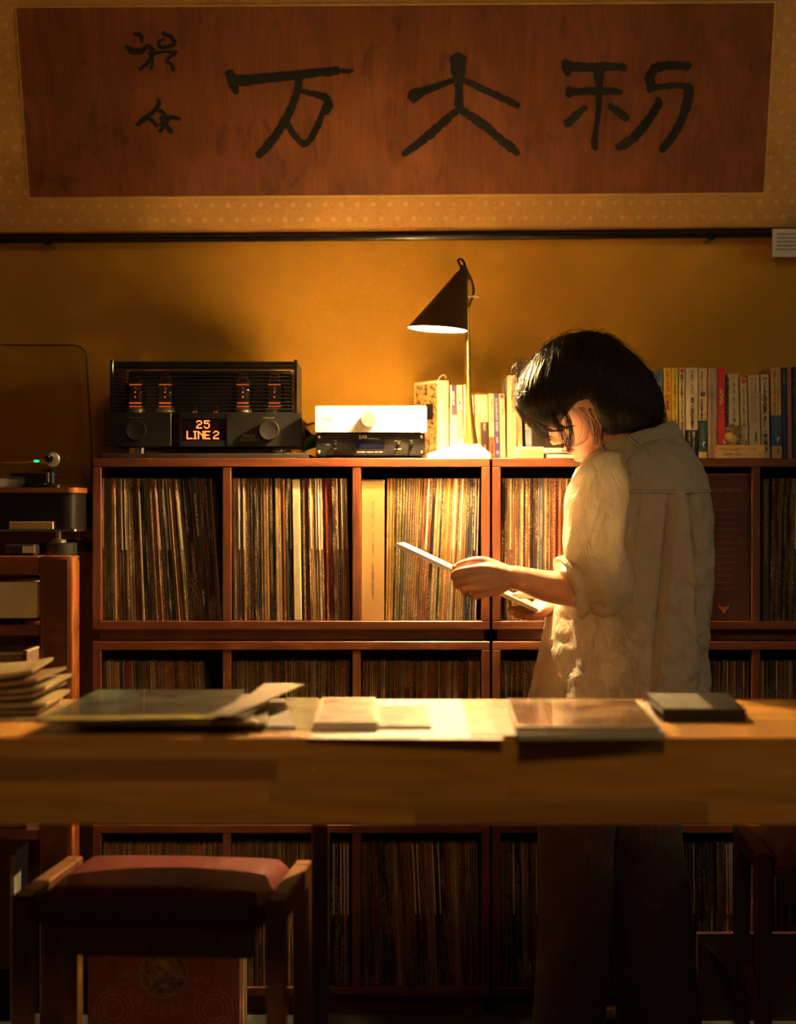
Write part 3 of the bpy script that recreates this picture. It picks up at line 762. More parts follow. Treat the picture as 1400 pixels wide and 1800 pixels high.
led('25', 345.8, 739.8, 2.05, 3.2); led('L', 328.8, 758.4, 2.05, 0); led('I', 338.6, 758.4, 2.05, 0); led('N', 348.6, 758.4, 2.05, 0); led('E', 360.2, 758.4, 2.05, 0); led('2', 375.6, 758.4, 2.05, 0)
# body behind the face
MB().box(ax0+.006, ax1-.006, Ya+.014, Ya+.29, az0+.002, az1-.004, .002).build('chassis', BLACKA, amp)
KN = M('knob_black', (.030,.028,.024), .3, .3, var=.12, scale=60)
for px in (240.5, 474):
    c = Vector((xx(px,Ya), Ya, zz(756.5,Ya)))
    mb = MB(); mb.lathe(c + Vector((0,-.0005,0)), [(.0212,0),(.0212,.0035),(.0222,.004),(.0222,.013),(.0212,.0145),(.017,.0138),(.006,.0125)], 40, (0,-1,0))
    mb.build('knob', KN, amp, smooth=35)
def amptext(s, px, py, wpx, hpx, mat, par=amp, Y=Ya):
    mb = text_mb(s, .01, (xx(px,Y), Y-.0001, zz(py,Y)), X3, Z3, .0003, width=wpx*Y/F, height=hpx*Y/F); mb.build('lettering', mat, par)
PRA = M('print_dim', (.34,.25,.13), .5, var=.1)
amptext('TRIODE', 437, 766.3, 23, 5.6, PRA); amptext('EVOLUTION', 437.5, 773.3, 31, 4, PRA)
amptext('INPUT SELECTOR', 240, 734.3, 28, 2, PRA); amptext('VOLUME', 473, 734.6, 21, 2, PRA)
for px, w_ in ((238,31), (487,27)):
    for y_ in (Ya+.022, Ya+.24):
        mb = MB(); w2 = w_*Ya/F/1.0
        mb.lathe((xx(px,Ya), y_+.02, bz+.0002), [(w2*.5,0),(w2*.52,.001),(w2*.52,az0-bz-.002),(w2*.46,az0-bz+.001)], 36)
        mb.build('foot', CHROME, amp, smooth=35)
# cage
Yc = 4.075; cg0, cg1 = xx(194.5,Yc), xx(522,Yc); cz0, cz1 = az1-.003, zz(634,Yc); cd = .205
for x_, nm in ((cg0,-1),(cg1-.0055,1)):
    MB().box(x_, x_+.0055, Yc-.002, Yc+cd, cz0, cz1, .001).build('cage_side', M('cage_plate', (.03,.028,.026), .3, .3, var=.1, coat=.3), amp)
    MB().box(x_-.001, x_+.0065, Yc-.004, Yc+.003, cz0, cz1+.002, .001).build('cage_post', BLACKG, amp)
ROD = M('cage_rod', (.05,.047,.045), .32, .5, var=.1)
ns = 15
for i in range(ns):
    z_ = cz0+.006 + i*(cz1-cz0-.009)/(ns-1)
    for y_ in (Yc, Yc+cd-.004):
        mb = MB(); mb.box(cg0+.005, cg1-.005, y_-.0012, y_+.0012, z_-.0011, z_+.0011, .0004); mb.build('cage_slat', ROD, amp)
for i in range(20):
    y_ = Yc+.010+i*.0095
    mb = MB(); mb.box(cg0+.005, cg1-.005, y_-.0012, y_+.0012, cz1-.0028, cz1-.0006, .0004); mb.build('cage_slat', ROD, amp)
MB().box(cg0+.02, cg1-.02, Yc+.135, Yc+.196, cz0, cz1-.012, .003).build('transformer_cover', M('transformer_black', (.016,.016,.020), .35, .2, var=.2, scale=40), amp)
# valves
def glassy(name, tint, strength=.22):
    m = bpy.data.materials.new(name); m.use_nodes = True; nt = m.node_tree; N = nt.nodes; L = nt.links
    for n_ in list(N): N.remove(n_)
    out = N.new('ShaderNodeOutputMaterial'); t = N.new('ShaderNodeBsdfTransparent'); t.inputs['Color'].default_value = tint + (1,)
    g = N.new('ShaderNodeBsdfGlossy'); g.inputs['Roughness'].default_value = .06; g.inputs['Color'].default_value = (.9,.9,.9,1)
    lw = N.new('ShaderNodeLayerWeight'); lw.inputs['Blend'].default_value = strength
    nz = N.new('ShaderNodeTexNoise'); nz.inputs['Scale'].default_value = 25
    b = N.new('ShaderNodeBump'); b.inputs['Strength'].default_value = .05; L.new(nz.outputs['Fac'], b.inputs['Height']); L.new(b.outputs['Normal'], g.inputs['Normal'])
    mx = N.new('ShaderNodeMixShader'); L.new(lw.outputs['Fresnel'], mx.inputs[0]); L.new(t.outputs[0], mx.inputs[1]); L.new(g.outputs[0], mx.inputs[2]); L.new(mx.outputs[0], out.inputs[0])
    return m
VGLASS = glassy('valve_glass', (.92,.88,.84), .3)
HEAT = M('heater_glow', (.5,.1,.03), .5, var=.05, emit=(1.0,.16,.03), estr=.8)
PLATE = M('valve_plate', (.06,.045,.04), .45, .4, var=.2, scale=120)
VBASE = M('valve_base', (.60,.52,.36), .3, .8, var=.1)
GETTER = M('getter', (.30,.22,.13), .35, .6, var=.2)
def valve(px, ytop, ybot, rpx, big, Yv):
    x_ = xx(px,Yv); z0_, z1_ = zz(ybot,Yv), zz(ytop,Yv); h_ = z1_-z0_; r_ = rpx*Yv/F
    if big:
        mb = MB(); mb.lathe((x_,Yv,z0_-.006), [(r_*.86,0),(r_*.9,.002),(r_*.9,.013),(r_*.8,.0145)], 28); base = mb.build('valve_base', VBASE, amp, smooth=40)
        g = [(r_*.74,.008),(r_*.95,.018),(r_,.030),(r_,h_*.60),(r_*.86,h_*.72),(r_*.62,h_*.80),(r_*.60,h_*.92),(r_*.42,h_*.985),(r_*.05,h_)]
        mb = MB(); mb.lathe((x_,Yv,z0_), g, 28, closed=False); gl = mb.build('valve_glass', VGLASS, amp, smooth=60)
        mb = MB(); mb.box(x_-r_*.55, x_+r_*.55, Yv-r_*.3, Yv+r_*.3, z0_+h_*.26, z0_+h_*.66, .001); mb.build('anode_plate', PLATE, gl)
        mb = MB()
        for k in range(7):
            xk = x_ + (k-3)*r_*.17; mb.box(xk-.0012, xk+.0012, Yv-r_*.34, Yv-r_*.2, z0_+h_*.68, z0_+h_*.705)
            mb.box(xk-.0010, xk+.0010, Yv-r_*.34, Yv-r_*.2, z0_+h_*.205, z0_+h_*.24); mb.box(xk-.0013, xk+.0013, Yv-r_*.34, Yv-r_*.2, z0_+h_*.13, z0_+h_*.150)
        for zf in (.36,.48,.6): mb.box(x_-.0013, x_+.0013, Yv-r_*.33, Yv-r_*.3, z0_+h_*zf, z0_+h_*zf+.003)
        mb.build('heater', HEAT, gl)
        mb = MB(); mb.lathe((x_,Yv,z0_+h_*.86), [(r_*.5,0),(r_*.52,.001),(r_*.5,.0035)], 20); mb.build('getter_ring', GETTER, gl, smooth=40)
        mb = MB(); mb.lathe((x_,Yv,z0_+h_*.715), [(r_*.62,0),(r_*.62,.0015)], 20); mb.build('mica_disc', GETTER, gl)
    else:
        mb = MB(); mb.lathe((x_,Yv,z0_-.004), [(r_,0),(r_,h_*.55),(r_*.85,h_*.72),(r_*.4,h_*.86),(r_*.12,h_*.92),(r_*.08,h_)], 20, closed=False); gl = mb.build('valve_glass', VGLASS, amp, smooth=60)
        mb = MB(); mb.box(x_-r_*.5, x_+r_*.5, Yv-r_*.5, Yv+r_*.5, z0_+.004, z0_+h_*.55, .0008); mb.build('anode_plate', PLATE, gl)
        mb = MB(); mb.box(x_-r_*.45, x_-r_*.2, Yv-r_*.58, Yv-r_*.5, z0_, z0_+.003); mb.box(x_+r_*.15, x_+r_*.4, Yv-r_*.58, Yv-r_*.5, z0_, z0_+.003); mb.build('heater', HEAT, gl)
for px in (238.5, 291): valve(px, 655, 724, 17.5, True, 4.125)
for px in (427.5, 483): valve(px, 655, 724, 17.5, True, 4.125)
for px in (343, 380): valve(px, 700, 726, 7, False, 4.110)
mb = MB(); mb.box(cg0+.005, cg1-.005, Ya+.03, Yc+.20, az1-.005, az1-.002); mb.build('top_plate', BLACKG, amp)

# ------------------------------------------------------------------ cables and green sleeve between the units
CAB = M('cable_black', (.010,.009,.009), .45, var=.2)
def cable(name, pts, r, mat, label, n=8):
    mb = MB(); mb.tube(pts, r, n=n, res=6); h_ = mb.build(name, mat, smooth=60); tag(h_, label, 'cable'); return h_
cable('signal_cable', [W(526,735,4.34),W(540,746,4.31),W(551,744,4.29),W(562,747,4.30)], .0024, CAB, 'thin black signal cable curving between the amplifier and the silver unit')
cable('power_cable', [W(526,747,4.34),W(538,757,4.30),W(550,768,4.27),W(562,774,4.28)], .0050, CAB, 'thick black cable sloping down behind the silver unit')
cable('power_cable', [W(526,752,4.36),W(536,762,4.33),W(546,771,4.31),W(562,780,4.31)], .0042, CAB, 'black cable running just below the thick one beside the amplifier')
GREEN = M('green_sleeve', (.10,.20,.02), .5, var=.25, scale=60, bump=.2)
mb = MB(); mb.tube([W(528,789,4.22),W(537,782,4.22),W(548,777,4.22),W(564,772,4.22)], (.009,.013,.015,.014), n=12, res=5)
h_ = mb.build('green_cable', GREEN, smooth=60); tag(h_, 'short green rubber hose between the amplifier and the black unit', 'hose')

# ------------------------------------------------------------------ black and silver units stacked under the lamp
Yu = 4.015
u0, u1, uz0, uz1 = xx(556,Yu), xx(747,Yu), zz(800.5,Yu), zz(762,Yu)
unit = thing('phono_unit', 'small black audio unit with toggle switches, under the silver unit', 'audio unit', ((u0+u1)/2, Yu+.1, STZ))
MB().box(u0, u1, Yu, Yu+.004, uz0, uz1, .0006).build('front_panel', M('panel_black', (.010,.009,.009), .3, .2, var=.2, scale=80), unit)
MB().box(u0+.002, u1-.001, Yu+.0042, Yu+.2, uz0+.001, uz1, .001).build('case', ALU, unit)
for px in (568, 739):
    for y_ in (Yu+.02, Yu+.16):
        x_ = xx(px,Yu)
        MB().cyl((x_-.004,y_,STZ+.0003),(x_-.004,y_,uz0+.001), .009, n=20).build('foot', BLACK, unit, smooth=40)
for px in (560.5, 741.5):
    for py in (768, 794.5):
        c = Vector((xx(px,Yu), Yu, zz(py,Yu)))
        s_ = MB().lathe(c, [(.0032,-.0001),(.0032,.001),(.0022,.0018),(.0006,.0012)], 16, (0,-1,0)).build('screw', CHROME, unit, smooth=30)
for px, py in ((590,781.5),(700,781.2),(723.5,781)):
    c = Vector((xx(px,Yu), Yu, zz(py,Yu)))
    mb = MB(); mb.lathe(c, [(.0046,-.0001),(.0046,.0018),(.0030,.002),(.0030,.004)], 18, (0,-1,0)); sw = mb.build('toggle_switch', CHROME, unit, smooth=30)
    mb = MB(); mb.cyl(c+Vector((0,-.004,0)), c+Vector((0,-.011,.002)), .0013, .0019, 10); mb.build('lever', CHROME, sw, smooth=40)
mb = MB(); mb.box(xx(626,Yu), xx(676,Yu), Yu-.0004, Yu+.001, zz(788,Yu), zz(776,Yu)); mb.build('display_window', M('display_blue', (.005,.005,.016), .12, var=.1, coat=.5), unit)
def utext(s, px, py, wpx, hpx, par, mat, Y):
    mb = text_mb(s, .01, (xx(px,Y), Y-.0001, zz(py,Y)), X3, Z3, .0003, width=wpx*Y/F, height=hpx*Y/F); mb.build('lettering', mat, par)
utext('EAR', 639, 768.3, 14, 6, unit, PRINTW, Yu); utext('Yoshi Markator', 658, 771, 20, 2, unit, PRINTW, Yu)
utext('Excellent  Dagosa  AK-1M3', 650.5, 794.6, 44, 2.6, unit, PRINTW, Yu)
for s, px, py, w_ in (('ON',590,774.5,4),('OFF',590,789,5),('Power',577,781.5,7),('Sensor',700,774.8,12),('A-mode',700,789,12),('ACT',723.5,774.5,5)):
    utext(s, px, py, w_, 1.9, unit, PRINTW, Yu)
Yo = 4.005
o0, o1, oz0, oz1 = xx(554.5,Yo), xx(750.5,Yo), zz(759.6,Yo), zz(713.5,Yo)
orb = thing('silver_amplifier', 'silver brushed aluminium audio unit with a round knob, beside the lamp', 'audio unit', ((o0+o1)/2, Yo+.12, uz1))
def rrect(x0, x1, z0, z1, r, n=6):
    P = []
    for cx_, cz_, a0 in ((x1-r,z1-r,0),(x0+r,z1-r,PI/2),(x0+r,z0+r,PI),(x1-r,z0+r,1.5*PI)):
        for i in range(n+1):
            a_ = a0+PI/2*i/n; P.append((cx_+r*math.cos(a_), cz_+r*math.sin(a_)))
    return P
mb = MB(); mb.prism([(x,Yo,z) for x, z in rrect(o0,o1,oz0,oz1,.004)], (0,1,0), .010); mb.build('front_panel', ALU, orb, smooth=30)
MB().box(o0+.002, o1-.002, Yo+.0102, Yo+.20, oz0+.001, oz1-.0006, .001).build('case', ALUTOP, orb)
for px in (572, 640, 700, 735):
    x_ = xx(px,Yo); MB().cyl((x_,Yo+.03,uz1+.0002),(x_,Yo+.03,oz0+.001), .008, n=16).build('foot', BLACK, orb, smooth=40)
def brushed():
    m = bpy.data.materials.new('spun_knob_painted_sheen'); nt, N, L, P = nodes(m)
    tc = N.new('ShaderNodeTexCoord'); sp = N.new('ShaderNodeSeparateXYZ'); L.new(tc.outputs['Object'], sp.inputs[0])
    at = N.new('ShaderNodeMath'); at.operation = 'ARCTAN2'; L.new(sp.outputs['Z'], at.inputs[0]); L.new(sp.outputs['X'], at.inputs[1])
    wv = N.new('ShaderNodeMath'); wv.operation = 'MULTIPLY'; wv.inputs[1].default_value = 3.0; L.new(at.outputs[0], wv.inputs[0])
    si = N.new('ShaderNodeMath'); si.operation = 'SINE'; L.new(wv.outputs[0], si.inputs[0])
    cr = N.new('ShaderNodeValToRGB'); cr.color_ramp.elements[0].color = (.62,.56,.48,1); cr.color_ramp.elements[1].color = (.82,.77,.68,1)  # conic sheen of turned metal painted into the base colour by angle
    mr = N.new('ShaderNodeMapRange'); mr.inputs['From Min'].default_value = -1; L.new(si.outputs[0], mr.inputs['Value']); L.new(mr.outputs['Result'], cr.inputs['Fac']); L.new(cr.outputs['Color'], P.inputs['Base Color'])
    P.inputs['Metallic'].default_value = .9; P.inputs['Roughness'].default_value = .32; return m
c = Vector((xx(648.5,Yo), Yo, zz(737.5,Yo)))
mb = MB(); mb.lathe(c, [(.0172,-.0002),(.0172,.0145),(.0162,.0156),(.002,.0156)], 44, (0,-1,0)); mb.build('knob', brushed(), orb, origin=c, smooth=30)
for px, py in ((640,721),(649,718),(659,721)):
    mb = MB(); cc = Vector((xx(px,Yo), Yo-.0001, zz(py,Yo))); mb.cyl(cc, cc+Vector((0,-.0003,0)), .0010, n=10); mb.build('dial_mark', PRINTG, orb)
utext('ORB', 575, 737.2, 21.5, 4.6, orb, PRINTK, Yo); utext('MUSIC FOUNDATION', 603, 737, 24, 1.8, orb, PRINTG, Yo); utext('MC-1300', 684, 737, 16, 2, orb, PRINTG, Yo); utext('MC STEP UP TRANSFORMER', 718, 737, 36, 1.4, orb, PRINTG, Yo)

# ------------------------------------------------------------------ desk lamp
lampx, lampy = xx(822.5,4.055), 4.055
lamp = thing('desk_lamp', 'lit brass desk lamp with a dark cone shade standing on the cabinet', 'lamp', (lampx-.02, lampy, STZ))
LW = M('lamp_cream_enamel', (.62,.52,.30), .35, .1, var=.06, scale=40)
# base: flat plate with sloping top
Yl = 4.004
bx0, bx1 = xx(751.5,Yl), xx(863,Yl); by0, by1 = Yl, Yl+.10
zb0, zb1, zb2 = STZ+.0003, zz(797.5,Yl), zz(781,4.05)
tx0, tx1 = xx(806,4.05), xx(842,4.05)
mb = MB()
mb.add([(bx0,by0,zb0),(bx1,by0,zb0),(bx1,by1,zb0),(bx0,by1,zb0),(bx0,by0,zb1),(bx1,by0,zb1),(bx1,by1,zb1),(bx0,by1,zb1),
        (tx0,by0+.038,zb2),(tx1,by0+.038,zb2),(tx1,by1-.03,zb2),(tx0,by1-.03,zb2)],
       [(0,3,2,1),(0,1,5,4),(1,2,6,5),(2,3,7,6),(3,0,4,7),(4,5,9,8),(5,6,10,9),(6,7,11,10),(7,4,8,11),(8,9,10,11)])
mb.build('base', LW, lamp)
mb = MB(); pts = [W(829.5,783,4.055),W(826,735,4.055),W(824,690,4.055),W(823,640,4.055),W(822.5,560,4.055),W(822,510,4.055)]
mb.tube(pts, (.0155,.0095,.0068,.0052,.0042,.0038), n=20, res=4); mb.build('stem', BRASS, lamp, smooth=50)
# oblique cone shade
apex = W(813,478,3.995); rim_c = W(769.7,578.8,3.885); R_ = 52.8*3.885/F
SHADE = bpy.data.materials.new('shade_dark_bronze')
def shade_mat(m):
    nt, N, L, P = nodes(m)
    g = N.new('ShaderNodeNewGeometry'); nz = N.new('ShaderNodeTexNoise'); nz.inputs['Scale'].default_value = 50
    cr = N.new('ShaderNodeValToRGB'); cr.color_ramp.elements[0].color = (.15,.09,.026,1); cr.color_ramp.elements[1].color = (.20,.125,.036,1); L.new(nz.outputs['Fac'], cr.inputs['Fac'])
    L.new(cr.outputs['Color'], P.inputs['Base Color']); P.inputs['Roughness'].default_value = .4; P.inputs['Metallic'].default_value = .35
shade_mat(SHADE)
SHIN = M('shade_inner_white', (.86,.80,.66), .5, var=.03)
def cone_ring(t, inset):
    c_ = apex.lerp(rim_c, t); r_ = max(.0045, .012 + (R_-.012)*t) - inset
    tilt = (5.5/52.8)   # the rim dips slightly to the right
    return [c_ + Vector((r_*math.cos(2*PI*i/48), r_*math.sin(2*PI*i/48), -tilt*.62*r_*math.cos(2*PI*i/48)*t)) for i in range(48)]
def cone(inset, flip):
    mb = MB(); vs = []
    for k in range(9): vs += cone_ring(k/8, inset)
    fs = [(j*48+i, j*48+(i+1) % 48, (j+1)*48+(i+1) % 48, (j+1)*48+i) for j in range(8) for i in range(48)]
    if flip: fs = [f[::-1] for f in fs]
    mb.add(vs, fs); return mb
sh = cone(0, False).build('shade', SHADE, lamp, smooth=60)
mb = cone(.0012, True)
n0 = len(mb.v); ro, ri = cone_ring(1, 0), cone_ring(1, .0012)
mb.add(ro+ri, [(i, (i+1) % 48, 48+(i+1) % 48, 48+i) for i in range(48)])
mb.build('shade_lining', SHIN, sh, smooth=60)
ax = (apex - rim_c).normalized()
mb = MB(); mb.lathe(apex - Vector((0,0,.012)), [(.0165,-.004),(.0165,0),(.0125,.006),(.0115,.012),(.0085,.0155),(.0085,.022),(.0045,.027)], 24, Vector((.15,.12,1))); mb.build('cap', SHADE, lamp, smooth=40)
CORD = M('cord_brown', (.045,.018,.010), .7, var=.4, scale=400, bump=.5)
def twist(pts, r, name='cord'):
    P_, R2 = smooth_path([Vector(p) for p in pts], [r]*len(pts), 10)
    for ph in (0, PI):
        q = [p + Vector((math.cos(i*.9+ph), math.sin(i*.9+ph), 0))*r*.75 for i, p in enumerate(P_)]
        mb = MB(); mb.tube(q, r*.8, n=6); mb.build(name, CORD, lamp, smooth=60)
twist([W(812,470,3.995),W(806,459,3.995),W(810,455,3.995),W(816,461,4.00),W(820,474,4.01),W(829,492,4.02),W(833,508,4.035),W(832,518,4.04),W(828,530,4.045),W(824,540,4.053)], .0021)
cc = W(834.5,521.5,4.04)
mb = MB()
for i in range(24):
    pass
ring = [cc + Vector((math.cos(2*PI*i/24)*.0125, math.sin(2*PI*i/24)*.0125, 0)) for i in range(25)]
mb.cyl(cc-Vector((0,0,.0015)), cc+Vector((0,0,.0015)), .0125, n=28); mb.box(lampx-.001, cc.x-.010, cc.y-.002, cc.y+.006, cc.z-.0013, cc.z+.0013)
mb.build('cord_plate', M('plate_cream', (.72,.60,.30), .35, .3, var=.05), lamp, smooth=40)
mb = MB(); a_ = apex.lerp(rim_c,.42) + Vector((.024,.030,0)); mb.cyl(a_, Vector((lampx, lampy, a_.z)), .003, n=10); mb.build('shade_arm', BRASS, lamp, smooth=40)
bulb = rim_c.lerp(apex, .36)
mb = MB(); mb.lathe(bulb - Vector((0,0,.014)), [(.002,0),(.010,.0015),(.0155,.007),(.0175,.015),(.0155,.024),(.011,.033),(.010,.042)], 24, apex-rim_c)
BULB = M('bulb_lit', (1,.9,.7), .4, var=.02, emit=(1.0,.78,.45), estr=14.0)
mb.build('bulb', BULB, lamp, smooth=60)
mb = MB(); mb.cyl(bulb+Vector((.006,.012,.028)), bulb.lerp(apex,.50), .0125, .0105, 20); mb.build('socket', BLACK, lamp, smooth=40)
ld = bpy.data.lights.new('lamp_light', 'POINT'); ld.energy = LAMP_POWER; ld.color = LAMP_COLOR; ld.shadow_soft_size = .010
lo = bpy.data.objects.new('lamp_light', ld); COL.objects.link(lo); lo.parent = lamp.o; lo.location = bulb - Vector((.002,.006,.019)) - lamp.matrix_w
# ------------------------------------------------------------------ books on the cabinets
BOOKM = {}
def bmat(c, rough=.45):
    k = tuple(round(x,3) for x in c)
    if k not in BOOKM: BOOKM[k] = M('cover_%d' % len(BOOKM), c, rough, var=.07, scale=50, coat=.15)
    return BOOKM[k]
def book(px0, px1, ytop, Y, cover, label, depth=.13, lean=0.0, yaw=0.0, cat='book', band=None, texts=(), group=None, ztop=None, tcover=.0012):
    """upright book; the spine faces the room. band = [(y0px, y1px, colour)], texts = [(string, xfrac, y0px, y1px, widthpx, material, vertical)]"""
    x0, x1 = xx(px0,Y), xx(px1,Y); w = x1-x0; z0 = STZ+.0004; h = zz(ytop,Y)-z0
    T = Matrix.Translation(((x0+x1)/2, Y, z0)) @ Matrix.Rotation(yaw, 4, 'Z') @ Matrix.Rotation(lean, 4, 'Y')
    dz = abs(math.sin(lean))*w/2
    T = Matrix.Translation((0,0,dz)) @ T
    tc = min(tcover, w*.2)
    mb = MB(); mb.box(-w/2, w/2, 0, tc, 0, h, min(.0006, tc*.4)); mb.box(-w/2, -w/2+tc, tc, depth, 0, h); mb.box(w/2-tc, w/2, tc, depth, 0, h); mb.xf(T)
    hb = mb.build('book', bmat(cover), origin=T.to_translation()); tag(hb, label, cat, group)
    mb = MB(); mb.box(-w/2+tc, w/2-tc, tc, depth-.003, .002, h-.002); mb.xf(T); mb.build('page_block', PAGES, hb)
    e_ = .00025
    def lz(py): return zz(py, Y)-z0
    for b in (band or ()):
        mb = MB(); mb.box(-w/2-e_, w/2+e_, -e_, depth*.5, max(0.0005, lz(b[1])), min(h-.0005, lz(b[0]))); mb.xf(T); mb.build('paper_band', bmat(b[2]), hb)
    for tx in texts:
        s, xf_, ya_, yb_, wpx, mt = tx[:6]; vert = tx[6] if len(tx) > 6 else True
        o = T @ Vector((w*xf_, -e_*1.6, (lz(ya_)+lz(yb_))/2)); R3 = T.to_3x3()
        if vert:
            body = '\n'.join('｜' if ch == 'ー' else ch for ch in s)
            mb = text_mb(body, .01, o, R3 @ X3, R3 @ Z3, .0002, width=wpx*Y/F, height=(lz(ya_)-lz(yb_)), bold=tx[7] if len(tx) > 7 else .0001, line=.9)
        else:
            mb = text_mb(s, .01, o, R3 @ X3, R3 @ Z3, .0002, width=wpx*Y/F, height=(lz(ya_)-lz(yb_)))
        mb.build('lettering', mt, hb)
    return hb, T, w, h
CRM = (.72,.62,.42); LCR = (.80,.72,.54)
GL = 'books behind the lamp'; GR = 'music books right of the person'
YB = 4.215
# tilted hardback with illustrated cover
hb, T, w, h = book(768.5, 791, 669, 4.235, LCR, 'tall hardback with orange illustrated cover turned towards the room, left of the lamp stem', depth=.105, yaw=math.radians(31), group=GL,
    texts=[('カルチャーの終わり', -.3, 676, 740, 2.4, PRINTB), ('ロックとポップの時代', .12, 674, 742, 5, M('print_tan', (.55,.42,.22), .6, var=.1))])
def art_mat():
    m = bpy.data.materials.new('cover_art'); nt, N, L, P = nodes(m)
    tc = N.new('ShaderNodeTexCoord'); mp = N.new('ShaderNodeMapping'); mp.inputs['Scale'].default_value = (1,60,60); L.new(tc.outputs['Object'], mp.inputs['Vector'])
    nz = N.new('ShaderNodeTexNoise'); nz.inputs['Scale'].default_value = 1.6; nz.inputs['Detail'].default_value = 7; L.new(mp.outputs['Vector'], nz.inputs['Vector'])
    cr = N.new('ShaderNodeValToRGB'); cr.color_ramp.interpolation = 'CONSTANT'; E = cr.color_ramp.elements
    E[0].position = 0; E[0].color = (.03,.02,.015,1); E[1].position = .44; E[1].color = (.62,.33,.07,1)
    x_ = E.new(.58); x_.color = (.55,.42,.24,1)
    L.new(nz.outputs['Fac'], cr.inputs['Fac']); L.new(cr.outputs['Color'], P.inputs['Base Color']); P.inputs['Roughness'].default_value = .4; return m
mb = MB(); mb.box(-w/2-.0005, -w/2-.0001, .004, .100, .006, h-.006); mb.xf(T); art = mb.build('cover_art', art_mat(), hb)
R3 = T.to_3x3()
for s, z_, wd in (('カルチ', .066, .045), ('ティング', .050, .050), ('音楽評論集', .034, .046)):
    mb = text_mb(s, .01, T @ Vector((-w/2-.0006, .042, z_)), R3 @ Vector((0,-1,0)), R3 @ Z3, .0002, width=wd, height=.012 if wd > .0455 or z_ > .06 else .006); mb.build('lettering', PRINTW, art)
mb = MB(); mb.box(-w/2-.0009, -w/2-.0006, .020, .052, h*.52, h*.72); mb.xf(T); mb.build('cover_picture', PRINTK, art)
mb = MB(); mb.tube([T @ Vector((-.002,.02,h)), T @ Vector((.001,.015,h+.010)), T @ Vector((.006,.006,h+.014)), T @ Vector((.009,.003,h+.006))], .0008, n=6, res=4); mb.build('bookmark', PAPER, hb)
book(791.8, 794, 677, YB-.004, LCR, 'thin white book between the illustrated hardback and navy book', group=GL)
book(794.6, 806, 677, YB, (.05,.035,.13), 'navy book with white band numbered two', lean=-.03, group=GL, band=[(730,812,LCR)], texts=[('月映水', 0, 688, 703, 5.5, PRINTW), ('2', 0, 705, 711, 4, PRINTW, False), ('バードという芸術', 0, 738, 790, 4, PRINTB)])
book(806.8, 816.6, 677, YB, LCR, 'cream book with pink band, numbered one', lean=-.03, group=GL, band=[(721,770,(.72,.34,.20))], texts=[('月映水', 0, 688, 703, 5.5, PRINTK), ('1', 0, 705, 711, 3, PRINTK, False), ('パーカーの歌', 0, 726, 766, 3.6, PRINTW)])
book(817.4, 821.5, 676, YB, LCR, 'thin cream book partly behind the lamp stem', lean=-.02, group=GL)
book(826.5, 837, 695, YB, LCR, 'cream paperback with black lower half right of the lamp stem', lean=-.045, group=GL, band=[(748,812,(.02,.018,.016))], texts=[('月の本', 0, 700, 714, 4, PRINTB)])
book(838, 846.4, 694, YB, LCR, 'cream paperback with salmon lower half beside the lamp', lean=-.03, group=GL, band=[(727,812,(.70,.36,.20))], texts=[('名盤物語', 0, 700, 720, 3.6, PRINTB), ('ジャズの歴史', 0, 732, 770, 3, PRINTW)])
book(847.2, 860.6, 694, YB, LCR, 'cream paperback with brown-black band and big vertical title', lean=-.03, group=GL, band=[(742,800,(.05,.03,.02))], texts=[('生きているジャズ史', 0, 699, 740, 5.4, PRINTK), ('油井正一', 0, 744, 757, 4, PRINTW), ('立東', 0, 781, 797, 3.6, PRINTW)])
book(861.4, 870.6, 692, YB, (.80,.66,.40), 'cream paperback with orange-red band at its foot', lean=-.02, group=GL, band=[(768,812,(.74,.16,.06))], texts=[('モダンジャズ名盤', .05, 703, 742, 4, PRINTK), ('小林覚', 0, 772, 798, 4.6, PRINTK)])
book(871.2, 879.4, 692, YB, (.10,.07,.34), 'purple paperback with white lettering', lean=-.02, group=GL, texts=[('かんがえるジャズ', 0, 700, 738, 4, PRINTW), ('村井康司', 0, 742, 758, 3.6, PRINTW), ('新書', 0, 768, 779, 3.6, PRINTW), ('館', 0, 792, 798, 4, PRINTW)])
hb, T, w, h = book(880.2, 889.5, 692, YB, (.78,.58,.38), 'pinkish paperback with a red dot at its top', lean=-.02, group=GL, texts=[('ジャズ喫茶', .1, 705, 730, 3, PRINTR), ('名演の記録集', 0, 735, 772, 3, PRINTG)])
mb = MB(); c_ = T @ Vector((0,-.0003,h-.007)); mb.cyl(c_, c_+Vector((0,-.0003,0)), .0042, n=18); mb.build('printed_dot', PRINTR, hb)
hb, T, w, h = book(892.3, 908.5, 660, YB, (.80,.70,.44), 'tall thick cream hardback with small vertical title, left of the dark hair', depth=.12, yaw=math.radians(2), group=GL, texts=[('ロックンロールが降ってきた日', .1, 667, 726, 4, PRINTK)])
mb = MB(); mb.box(-w/2-.0006, -w/2-.0001, .002, .07, h*.80, h*.965); mb.xf(T); mb.build('cover_label', bmat((.35,.40,.42)), hb)
book(911.5, 920, 716, YB, (.62,.44,.22), 'tan paperback right of the tall cream hardback', lean=-.03, group=GL, texts=[('鏡', 0, 722, 727, 3, PRINTK, False), ('名', 0, 754, 759, 3, PRINTK, False)])
book(925, 936.5, 722, YB, LCR, 'white book with blue lower half beside the black picture', lean=-.02, group=GL, band=[(755,812,(.26,.36,.52))], texts=[('えばなし', 0, 742, 755, 4, PRINTK)])
